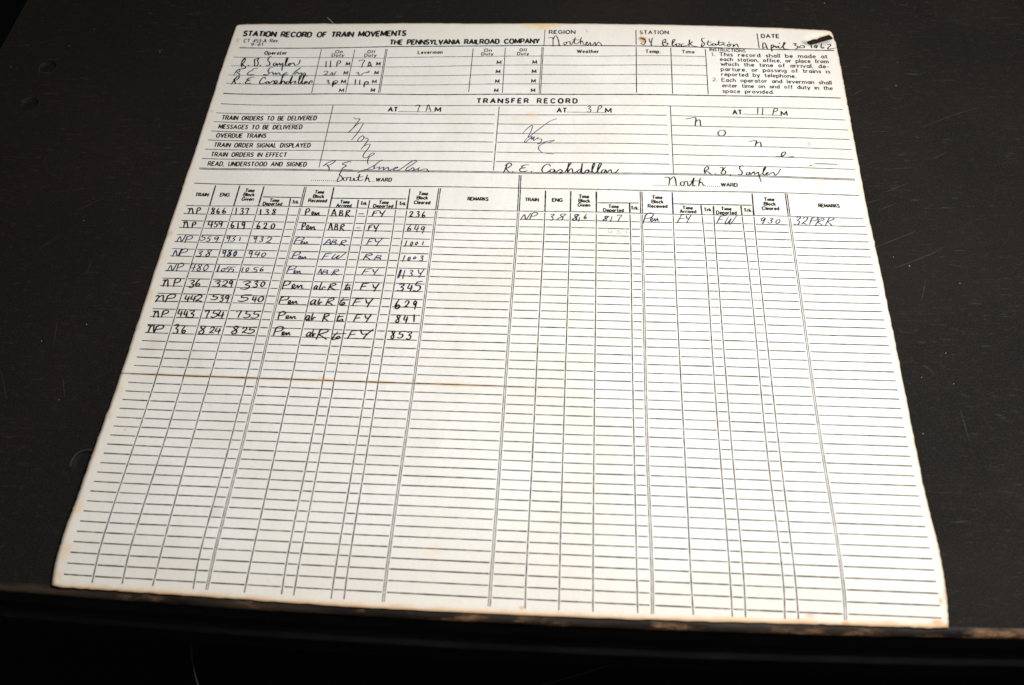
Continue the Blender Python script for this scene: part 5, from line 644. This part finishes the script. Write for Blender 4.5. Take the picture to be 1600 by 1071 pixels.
# ------------------------------------------------------------------ the desk
desk = bpy.data.objects.new('desk', None)
COL.objects.link(desk)
tag(desk, 'black desk with scratched top and a worn brown front edge under the printed form', 'desk')

_x = np.array([p[0] for p in FRONT]); _y = np.array([p[1] for p in FRONT])
bow = np.polyfit(_x, _y, 2)                            # the front edge is very slightly bowed
def front_y(x):
    x = min(520.0, max(-150.0, x))
    return float(np.polyval(bow, x)) + 3.3             # where the flat top ends
def front_edge(x0, x1, step):
    n = int((x1 - x0) / step)
    return [Vector((x0 + (x1 - x0) * i / n, front_y(x0 + (x1 - x0) * i / n))) for i in range(n + 1)]
la, lb = Vector(LEFT[0]), Vector(LEFT[1])
ldir = (la - lb).normalized()
def cross(p, d, q, e):
    det = d.x * -e.y + e.x * d.y
    r = q - p
    t = (r.x * -e.y + e.x * r.y) / det
    return p + d * t
cA = cross(Vector((0, front_y(-300))), Vector((1, 0)), la, ldir)      # front left corner
cB = Vector((700, front_y(700)))
cD = cA + ldir * 760
cE = cB + Vector((0, 760))
FRONT_LINE = front_edge(cA.x, cB.x, 6.0)

bm = bmesh.new()
def loop_edges(pts, z=0.0):
    vs = [bm.verts.new((p[0] * MM, p[1] * MM, z)) for p in pts]
    es = [bm.edges.new((vs[i], vs[(i + 1) % len(vs)])) for i in range(len(vs))]
    return vs, es
allE = loop_edges(FRONT_LINE + [cE, cD])[1]
rings = []
for i, (x, y, r) in enumerate(DENT):
    N = 40
    R0 = r * 1.35
    ph = random.uniform(0, 6)
    def ring(k, z, x=x, y=y, R0=R0, ph=ph):
        return [((x + k * R0 * math.cos(a * math.tau / N) * (1 + .03 * math.sin(2 * a * math.tau / N + ph))) * MM,
                 (y + k * R0 * math.sin(a * math.tau / N) * (1 + .03 * math.sin(3 * a * math.tau / N + ph))) * MM, z * MM) for a in range(N)]
    prev = None
    vs = [bm.verts.new(c) for c in ring(1.0, 0)]
    allE += [bm.edges.new((vs[a], vs[(a + 1) % N])) for a in range(N)]
    rings.append((vs, ring))
bmesh.ops.triangle_fill(bm, use_beauty=True, edges=allE, normal=(0, 0, 1))
for f_ in bm.faces:
    f_.material_index = 0
for ring_i, (vs, ring) in enumerate(rings):
    prev = vs
    for k, z in ((.93, .14), (.86, .34), (.80, .18), (.75, -.5), (.69, -1.15), (.60, -1.4), (.35, -1.3), (.12, -1.2)):
        cur = [bm.verts.new(c) for c in ring(k, z)]
        N = len(cur)
        for a in range(N):
            f_ = bm.faces.new((prev[a], prev[(a + 1) % N], cur[(a + 1) % N], cur[a]))
            f_.smooth = True
            lit_arc = math.cos(a * math.tau / N - math.radians(215 if ring_i == 0 else 120)) > (.15 if ring_i != 1 else .8)  # arc of the rim painted lighter, as if catching light
            f_.material_index = 1 if k < .78 else 3 if (k < .9 and lit_arc) else 0
        prev = cur
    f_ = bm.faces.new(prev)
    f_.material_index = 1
# fine traced scratches, pressed paint chips a hair above the surface
for pts in SCR:
    P = curve([tuple(p) for p in pts], 6)
    n = len(P)
    W = [random.uniform(.12, .30) * (.35 + math.sin(math.pi * (i + .5) / n)) for i in range(n)]
    rows = []
    for i in range(n):
        a, c = P[max(0, i - 1)], P[min(n - 1, i + 1)]
        d = Vector((c[0] - a[0], c[1] - a[1])).normalized()
        for s in (1, -1):
            rows.append(bm.verts.new(((P[i][0] - s * d.y * W[i] / 2) * MM, (P[i][1] + s * d.x * W[i] / 2) * MM, .00004)))
    for i in range(n - 1):
        f_ = bm.faces.new((rows[2 * i + 1], rows[2 * i + 3], rows[2 * i + 2], rows[2 * i]))
        f_.material_index = 2
bm.normal_update()
bmesh.ops.reverse_faces(bm, faces=[f_ for f_ in bm.faces if f_.normal.z < 0])
me = bpy.data.meshes.new('desk_top')
bm.to_mesh(me)
bm.free()
link('desk_top', me, [M_DESK, M_DENT, M_SCRATCH, M_RIM_LIGHT], desk)

def extrude_profile(name, profile, path, out, mat, jitter=0.0):
    """sweep a (offset, height) profile along an edge"""
    v, f = [], []
    for base in path:
        for k, (o, z) in enumerate(profile):
            j = random.uniform(-jitter, jitter) if 0 < k < len(profile) - 1 else 0
            q = base + out * (o + j)
            v.append((q.x * MM, q.y * MM, (z + j) * MM))
    m = len(profile)
    for i in range(len(path) - 1):
        for k in range(m - 1):
            a = i * m + k
            f.append((a, a + 1, a + m + 1, a + m))
    me = bpy.data.meshes.new(name)
    me.from_pydata(v, [], f)
    for p in me.polygons:
        p.use_smooth = True
    return link(name, me, mat, desk)

fout = Vector((0, -1))
NOSE = [(0, 0), (.9, -.06), (1.9, -.3), (2.9, -.9), (3.6, -1.7), (4.0, -2.8), (4.0, -4.4), (3.2, -6.2), (2.2, -7.4)]
extrude_profile('edge_nosing', NOSE, front_edge(cA.x, cB.x, 2.5), fout, M_EDGE, .10)
MOULD = [(2.1, -7.4), (1.6, -9), (1.6, -11), (2.4, -12.6), (3.9, -13.6), (5.3, -14.8), (5.7, -16.5), (5.2, -17.6), (4.9, -19), (5.4, -19.8), (5.4, -21), (4.8, -22), (5.0, -25), (6.0, -26.8), (7.8, -28), (9.2, -29.4), (9.8, -31.5), (9.8, -34), (9.2, -35.4)]
extrude_profile('edge_moulding', MOULD, FRONT_LINE, fout, M_MOULD, .04)
APRON = [(9.2, -35.4), (8.6, -36.2), (8.4, -40), (8.4, -62), (8.0, -63), (6, -63.2), (-12, -63.2), (-12, -20)]
extrude_profile('apron', APRON, FRONT_LINE, fout, M_MOULD)
# left side of the top: a plain rounded lip
lout = Vector((-ldir.y, ldir.x))
if lout.x > 0:
    lout = -lout
LIP = [(0, 0), (.6, -.1), (1.2, -.6), (1.5, -1.6), (1.5, -18), (0, -19), (-20, -19)]
extrude_profile('side_lip', LIP, [cA + ldir * 15 * i for i in range(51)], lout, M_MOULD)

# ------------------------------------------------------------------ the sheet of paper
NU, NV = 120, 190
def sampler(P):
    P = np.array(P, float)
    s = np.concatenate([[0], np.cumsum(np.hypot(*np.diff(P, axis=0).T))])
    s /= s[-1]
    return lambda t: np.array([np.interp(t, s, P[:, 0]), np.interp(t, s, P[:, 1])])
sT, sB, sL, sR = (sampler(OUT[k]) for k in ('top', 'bottom', 'left', 'right'))
c00, c10, c01, c11 = sT(0), sT(1), sB(0), sB(1)
rng = np.random.default_rng(2)
fray = rng.normal(0, .10, (4, 400))
grid = np.zeros((NV + 1, NU + 1, 2))
def tpar(i, n):
    """denser towards the ends so that worn corners keep their shape"""
    u = i / n
    return u - .13 * math.sin(2 * math.pi * u) / (2 * math.pi) * 3
for j in range(NV + 1):
    for i in range(NU + 1):
        u, v = tpar(i, NU), tpar(j, NV)
        p = (1 - v) * sT(u) + v * sB(u) + (1 - u) * sL(v) + u * sR(v) - ((1 - u) * (1 - v) * c00 + u * (1 - v) * c10 + (1 - u) * v * c01 + u * v * c11)
        if 0 < i < NU and 0 < j < NV:
            pass
        else:
            k = 0 if j == 0 else 1 if j == NV else 2 if i == 0 else 3
            p = p + np.array([fray[k][i + j] * (k > 1), fray[k][i + j] * (k < 2)])
        grid[j, i] = p
bm = bmesh.new()
V = [[bm.verts.new((*(grid[j, i] * MM), 0)) for i in range(NU + 1)] for j in range(NV + 1)]
S = np.array(SLOT)
smin, smax = S.min(0) - 1.2, S.max(0) + 1.2
def inside(j, i):
    q = grid[j:j + 2, i:i + 2].reshape(-1, 2)
    return not (q[:, 0].max() < smin[0] or q[:, 0].min() > smax[0] or q[:, 1].max() < smin[1] or q[:, 1].min() > smax[1])
holes = {(j, i) for j in range(1, NV - 1) for i in range(1, NU - 1) if inside(j, i)}
js = [h[0] for h in holes]; is_ = [h[1] for h in holes]
holes = {(j, i) for j in range(min(js), max(js) + 1) for i in range(min(is_), max(is_) + 1)}
for j in range(NV):
    for i in range(NU):
        if (j, i) not in holes:
            bm.faces.new((V[j + 1][i], V[j + 1][i + 1], V[j][i + 1], V[j][i]))
j0, j1, i0, i1 = min(js), max(js) + 1, min(is_), max(is_) + 1
for j in range(j0 + 1, j1):
    for i in range(i0 + 1, i1):
        bm.verts.remove(V[j][i])
bm.edges.ensure_lookup_table()
rim = [e for e in bm.edges if e.is_boundary]
def on_rect(v):
    for i in range(i0, i1 + 1):
        if v in (V[j0][i], V[j1][i]):
            return True
    return any(v in (V[j][i0], V[j][i1]) for j in range(j0, j1 + 1))
rim = [e for e in rim if on_rect(e.verts[0]) and on_rect(e.verts[1])]
hv = [bm.verts.new((p[0] * MM, p[1] * MM, 0)) for p in SLOT]
he = [bm.edges.new((hv[i], hv[(i + 1) % len(hv)])) for i in range(len(hv))]
bmesh.ops.triangle_fill(bm, use_beauty=True, edges=rim + he, normal=(0, 0, 1))
for v in bm.verts:
    v.co.z = sheet_z(v.co.x / MM, v.co.y / MM) * MM
# torn lip: the paper round the slot is pushed up a little
for v in bm.verts:
    x, y = v.co.x / MM, v.co.y / MM
bmesh.ops.recalc_face_normals(bm, faces=bm.faces[:])
if sum(f_.normal.z for f_ in bm.faces) < 0:
    bmesh.ops.reverse_faces(bm, faces=bm.faces[:])
for f_ in bm.faces:
    f_.smooth = True
me = bpy.data.meshes.new('record_sheet')
bm.to_mesh(me)
bm.free()
xy = np.array([(v.co.x / MM, v.co.y / MM) for v in me.vertices])
def seg_dist(P):
    P = np.array(P, float)
    d = np.full(len(xy), 1e9)
    for a, b in zip(P[:-1], P[1:]):
        ab = b - a
        t = np.clip(((xy - a) @ ab) / max(1e-9, ab @ ab), 0, 1)
        d = np.minimum(d, np.hypot(*(xy - (a + t[:, None] * ab)).T))
    return d
dist = {k: seg_dist(P) for k, P in OUT.items()}
def fold_signed():
    """signed height above the fold line, so that it interpolates cleanly; far away past its end"""
    F = np.array(FOLD)
    return xy[:, 1] - np.interp(xy[:, 0], F[:, 0], F[:, 1]) - np.maximum(0, xy[:, 0] - F[-1, 0]) * (F[-1, 1] - F[-2, 1]) / (F[-1, 0] - F[-2, 0])
for name, val in (('edge_distance', np.minimum(np.minimum(dist['top'], dist['left']), np.minimum(dist['right'] * 1.6, dist['bottom']))), ('lower_distance', dist['bottom']), ('fold_distance', fold_signed())):
    at = me.attributes.new(name, 'FLOAT', 'POINT')
    at.data.foreach_set('value', val.astype(np.float32))
sheet = link('record_sheet', me, M_PAPER)
so = sheet.modifiers.new('thickness', 'SOLIDIFY')
so.thickness = .00022
so.offset = -1
tag(sheet, 'large yellowed printed form with ruled columns and handwritten entries lying on the black desk', 'paper form')

# raised paper lip added as a highlight along the far side of the slot
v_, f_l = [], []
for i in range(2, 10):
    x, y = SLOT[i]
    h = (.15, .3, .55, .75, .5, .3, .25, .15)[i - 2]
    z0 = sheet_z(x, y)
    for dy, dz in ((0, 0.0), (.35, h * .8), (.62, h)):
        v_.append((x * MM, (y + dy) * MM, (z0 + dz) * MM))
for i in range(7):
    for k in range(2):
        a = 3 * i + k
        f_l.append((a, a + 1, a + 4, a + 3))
lip = bpy.data.meshes.new('slot_highlight_lip')
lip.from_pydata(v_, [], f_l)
link('slot_highlight_lip', lip, M_PAPER, sheet)

# ------------------------------------------------------------------ printed rules
col_lines = {}
for key, double, P in COLS:
    col_lines[key] = [tuple(p) for p in P]
ink = Ink()
hb = [tuple(p) for p in HEAD]                        # rule under the column headings
last_rows = ROWS[-1]
for key, double, P in COLS:
    P = col_lines[key]
    Q = curve(P, 3)
    ytop = Q[0][1]
    ysplit = at_param(hb, 0, Q[0][0])[1]
    upper = [p for p in Q if p[1] > ysplit] 
    lower = [p for p in Q if p[1] <= ysplit - .6]
    cut = at_param(Q, 1, ysplit)
    upper.append((cut[0], cut[1] + .1))
    lower.insert(0, at_param(Q, 1, ysplit - .9))
    for part, w, gap in ((upper, .82, 1.05), (lower, .54, .88)):
        if len(part) < 2:
            continue
        if double:
            for s in (-1, 1):
                ink.line([(p[0] + s * gap / 2, p[1]) for p in part], w * .72, 2.2, .06, .22)
        else:
            ink.line(part, w, 2.2, .06, .22)
ink.build('column_rules', M_RULE, sheet)

ink = Ink()
order = sorted(col_lines, key=lambda k: at_param(col_lines[k], 1, -60)[0])
dbl = {key for key, d, P in COLS if d}
for r, row in enumerate(ROWS):
    row = [tuple(p) for p in row]
    cuts = []
    for key in order:
        x = at_param(col_lines[key], 1, row[0][1])[0]
        for _ in range(4):
            y = at_param(row, 0, x)[1]
            x = at_param(col_lines[key], 1, y)[0]
        cuts.append((x, 1.25 if key in dbl else .74))
    xs = row[0][0]
    segs = []
    for x, g in cuts:
        segs.append((xs, x - g * random.uniform(.85, 1.1)))
        xs = x + g * random.uniform(.85, 1.1)
    segs.append((xs, row[-1][0]))
    for a, b in segs:
        if b - a < .8:
            continue
        dy = random.uniform(-.06, .06)
        pts = [(a, at_param(row, 0, a)[1] + dy)] + [(p[0], p[1] + dy) for p in row if a < p[0] < b] + [(b, at_param(row, 0, b)[1] + dy)]
        ink.line(pts, .54 * random.uniform(.86, 1.12), 2.6, .05, .2)
ink.build('row_rules', M_RULE, sheet)

ink, ink2 = Ink(), Ink()
for w, d, P in RULES:
    tgt = ink if w >= .56 else ink2
    P = curve([tuple(p) for p in P], 4)
    if d:
        vert = abs(P[-1][1] - P[0][1]) > abs(P[-1][0] - P[0][0])
        for s in (-1, 1):
            tgt.line([(p[0] + s * d / 2 * vert, p[1] + s * d / 2 * (not vert)) for p in P], w, 2.4)
    else:
        tgt.line(P, w, 2.4)
for P, n in DOTS:
    (x0, y0), (x1, y1) = P
    for i in range(n):
        t = (i + .5) / n
        ink2.line([(x0 + (x1 - x0) * (t - .25 / n), y0 + (y1 - y0) * t), (x0 + (x1 - x0) * (t + .25 / n), y0 + (y1 - y0) * t)], .56)
ink.build('heavy_frame_rules', M_RULE, sheet)
ink2.build('fine_frame_rules', M_THIN, sheet)

# ------------------------------------------------------------------ printed lettering (stroke letters with optional slabs)
LET = {
'A': (.92, ['0,0 .46,1 .92,0', '.18,.34 .74,.34']), 'B': (.74, ['0,0 0,1 .48,1 .66,.9 .66,.64 .5,.53 0,.53', '.5,.53 .74,.42 .74,.12 .52,0 0,0']),
'C': (.88, ['.84,.78 .64,.97 .32,.97 .06,.72 .06,.28 .32,.03 .64,.03 .84,.22']), 'D': (.84, ['0,0 0,1 .46,1 .76,.78 .76,.22 .46,0 0,0']),
'E': (.68, ['.66,1 0,1 0,0 .68,0', '0,.52 .54,.52']), 'F': (.64, ['.64,1 0,1 0,0', '0,.52 .52,.52']),
'G': (.92, ['.84,.78 .64,.97 .32,.97 .06,.72 .06,.28 .32,.03 .64,.03 .86,.2 .86,.46 .54,.46']), 'H': (.84, ['0,0 0,1', '.84,0 .84,1', '0,.52 .84,.52']),
'I': (.06, ['.03,0 .03,1']), 'K': (.8, ['0,0 0,1', '.78,1 0,.42', '.28,.6 .8,0']), 'L': (.62, ['0,1 0,0 .62,0']), 'M': (1.04, ['0,0 .05,1 .52,.18 .99,1 1.04,0']),
'N': (.86, ['0,0 0,1 .86,0 .86,1']), 'O': (.98, ['.3,0 .06,.28 .06,.72 .32,1 .66,1 .92,.72 .92,.28 .66,0 .3,0']), 'P': (.7, ['0,0 0,1 .48,1 .68,.88 .68,.58 .48,.46 0,.46']),
'R': (.78, ['0,0 0,1 .48,1 .68,.88 .68,.6 .48,.48 0,.48', '.42,.48 .78,0']), 'S': (.68, ['.62,.82 .46,.98 .2,.98 .05,.8 .12,.6 .5,.46 .65,.3 .58,.08 .38,.01 .16,.03 .02,.2']),
'T': (.78, ['0,1 .78,1', '.39,1 .39,0']), 'U': (.82, ['0,1 0,.25 .2,.02 .62,.02 .82,.25 .82,1']), 'V': (.88, ['0,1 .44,0 .88,1']), 'W': (1.24, ['0,1 .31,0 .62,.9 .93,0 1.24,1']),
'Y': (.84, ['0,1 .42,.48 .84,1', '.42,.48 .42,0']), 'a': (.56, ['.5,.5 .3,.66 .08,.5 .06,.2 .24,0 .5,.16', '.52,.66 .52,0']), 'b': (.58, ['0,1 0,0', '.02,.5 .26,.66 .52,.48 .54,.18 .3,0 .02,.14']),
'c': (.52, ['.5,.5 .3,.66 .06,.48 .06,.18 .28,0 .5,.14']), 'd': (.58, ['.54,1 .54,0', '.52,.5 .3,.66 .06,.48 .04,.18 .26,0 .52,.14']), 'e': (.54, ['.04,.34 .52,.34 .46,.58 .26,.66 .06,.5 .04,.2 .24,0 .5,.12']),
'f': (.36, ['.4,.98 .2,.94 .16,.76 .16,0', '0,.64 .36,.64']), 'g': (.58, ['.52,.5 .3,.66 .06,.48 .04,.2 .26,.04 .52,.18', '.54,.66 .54,-.12 .3,-.28 .06,-.2']), 'h': (.56, ['0,1 0,0', '0,.46 .28,.66 .52,.52 .52,0']),
'i': (.08, ['.04,.64 .04,0', '.04,.86 .04,.96']), 'k': (.54, ['0,1 0,0', '.48,.64 0,.26', '.2,.4 .54,0']), 'l': (.08, ['.04,1 .04,0']), 'm': (.9, ['0,.66 0,0', '0,.46 .24,.66 .44,.52 .44,0', '.44,.46 .68,.66 .88,.52 .88,0']),
'n': (.56, ['0,.66 0,0', '0,.46 .28,.66 .52,.52 .52,0']), 'o': (.6, ['.28,0 .05,.2 .05,.48 .28,.66 .54,.48 .54,.2 .28,0']), 'p': (.58, ['0,.66 0,-.3', '.02,.5 .26,.66 .52,.48 .54,.18 .3,0 .02,.14']),
'r': (.4, ['0,.66 0,0', '0,.42 .2,.62 .42,.62']), 's': (.46, ['.42,.54 .24,.66 .06,.52 .14,.38 .36,.28 .42,.12 .24,0 .04,.1']), 't': (.36, ['.14,.94 .14,.1 .26,0 .38,.06', '0,.64 .36,.64']),
'u': (.56, ['.02,.66 .02,.14 .24,0 .5,.16', '.52,.66 .52,0']), 'v': (.54, ['0,.66 .27,0 .54,.66']), 'w': (.8, ['0,.66 .2,0 .4,.6 .6,0 .8,.66']), 'y': (.56, ['0,.66 .28,.02', '.56,.66 .2,-.26 .04,-.26']),
'.': (.1, ['.03,.0 .03,.1']), ',': (.12, ['.06,.08 .0,-.16']), '-': (.36, ['.02,.34 .34,.34']), ' ': (.62, []),
'1': (.3, ['.05,.82 .2,1 .2,0']), '2': (.62, ['.04,.78 .2,.98 .46,.98 .6,.76 .5,.5 .02,.02 .62,.02']), '3': (.6, ['.04,.9 .3,1 .54,.84 .5,.6 .26,.52 .56,.4 .56,.1 .3,0 .02,.1']),
'4': (.64, ['.46,0 .46,1 0,.3 .64,.3']), '5': (.6, ['.56,1 .1,1 .06,.56 .36,.62 .58,.4 .52,.1 .28,0 .02,.1']), '6': (.6, ['.5,.98 .2,.8 .04,.4 .14,.06 .4,0 .58,.2 .5,.5 .26,.56 .06,.4']),
'9': (.6, ['.1,.02 .4,.2 .56,.6 .46,.94 .2,1 .02,.8 .1,.5 .34,.44 .54,.6']),
}
LABEL_PART = {'form_title': 'bold title line of the form'}
def lettering(name, text, x0, y0, x1, y1, cap, weight, slab):
    w = max(.10, cap * weight)
    track = .28 if not slab else .36
    if name == 'section_title':
        track = .62
    if name == 'instruction_line':
        track = .24
    adv, x = [], 0.0
    spaces = text.count(' ')
    for ch in text:
        adv.append(x)
        x += LET[ch][0] + track
    total = x - track
    L = math.hypot(x1 - x0, y1 - y0)
    sx = L / (total * cap)
    extra = 0
    if spaces and sx > 1.12 and name == 'instruction_line':       # justified line: widen the word spaces
        extra = (L - 1.12 * total * cap) / spaces
        sx = 1.12
    dx, dy = (x1 - x0) / L, (y1 - y0) / L
    def put(px, py):
        return (x0 + dx * px - dy * py, y0 + dy * px + dx * py)
    ink = Ink()
    shift = 0.0
    for ch, a in zip(text, adv):
        if ch == ' ':
            shift += extra
            continue
        for st in LET[ch][1]:
            P = [tuple(map(float, q.split(','))) for q in st.split()]
            pts = [put((a + p[0]) * cap * sx + shift, p[1] * cap) for p in P]
            R_ = resample(pts, .8)
            ink.strip(R_, [w * random.uniform(.9, 1.08)] * len(R_))
            # joints filled so that corners stay solid
            for p in pts[1:-1]:
                ink.disc(p, w * .5)
            if slab:
                for e, o in ((P[0], P[1]), (P[-1], P[-2])):
                    if abs(e[1] - o[1]) > abs(e[0] - o[0]) * 1.1 and min(abs(e[1] - t) for t in (0, 1, .66, -.3)) < .03:
                        s = .13
                        yy = e[1] + (.04 if e[1] < .5 else -.04)
                        q = [put((a + e[0] - s) * cap * sx + shift, yy * cap), put((a + e[0] + s) * cap * sx + shift, yy * cap)]
                        ink.strip(q, [w * .72] * 2)
    return ink.build(name, M_PRINT, sheet)
for row in TEXT:
    lettering(*row)

# ------------------------------------------------------------------ handwriting
for name, label, colour, w, strokes in HAND:
    ink = Ink()
    for st in strokes:
        P = curve([tuple(p) for p in st], 5)
        n = len(P)
        ph = random.uniform(0, 6)
        W = []
        for i in range(n):
            a, c = P[max(0, i - 1)], P[min(n - 1, i + 1)]
            down = abs(c[1] - a[1]) / (math.hypot(c[0] - a[0], c[1] - a[1]) + 1e-6)
            t = i / max(1, n - 1)
            W.append(w * (.72 + .34 * down + .10 * math.sin(ph + i * .45)) * (.75 + .25 * min(1, 6 * t, 6 * (1 - t) + .3)))
        ink.strip(P, W, .07)
        full_stop = len(st) == 3 and math.hypot(st[2][0] - st[0][0], st[2][1] - st[0][1]) < 1
        ink.disc(P[0] if not full_stop else tuple(st[1]), W[0] * .5 if not full_stop else w * .72, .07)
        ink.disc(P[-1], W[-1] * .5, .07)
    o = ink.build(name, INKS[colour], sheet)
    o['label'] = label

# ------------------------------------------------------------------ small things lying about
def tube(name, pts, r, mat, sides=8):
    cu = bpy.data.curves.new(name + '_path', 'CURVE')
    cu.dimensions = '3D'
    cu.bevel_depth = r
    cu.bevel_resolution = 2
    sp = cu.splines.new('NURBS')
    sp.points.add(len(pts) - 1)
    for p, c in zip(sp.points, pts):
        p.co = (*c, 1)
    sp.use_endpoint_u = True
    sp.order_u = 4
    tmp = bpy.data.objects.new(name, cu)
    COL.objects.link(tmp)
    dg = bpy.context.evaluated_depsgraph_get()
    me = bpy.data.meshes.new_from_object(tmp.evaluated_get(dg))
    bpy.data.objects.remove(tmp)
    me.materials.clear()
    for p in me.polygons:
        p.use_smooth = True
    return link(name, me, mat)

for pts, lab in zip(CORDS, ('thin grey cord curving down in the dark below the lower left of the form', 'thin grey cord slanting away in the dark below the middle of the desk edge')):
    o = tube('cord', [(p[0] * MM, p[1] * MM, p[2] * MM) for p in pts], .0004, M_CORD)
    tag(o, lab, 'cord')
o = tube('thread', [(p[0] * MM, p[1] * MM, (.25 + .5 * (i == 1)) * MM) for i, p in enumerate(HAIR)], .00018, M_DUST)
tag(o, 'short pale thread on the desk at the top edge of the form', 'thread')

bm = bmesh.new()
for (x, y) in DUST:
    r = random.uniform(.12, .26) * MM
    mtx = Matrix.Translation((x * MM, y * MM, r * .5)) @ Matrix.Rotation(random.uniform(0, 3), 4, 'Z') @ Matrix.Diagonal((1.5, 1, .6, 1))
    bmesh.ops.create_icosphere(bm, subdivisions=1, radius=r, matrix=mtx)
me = bpy.data.meshes.new('dust')
bm.to_mesh(me)
bm.free()
tag(link('dust', me, M_DUST), 'pale specks of dust scattered on the black desk top', 'dust', kind='stuff')
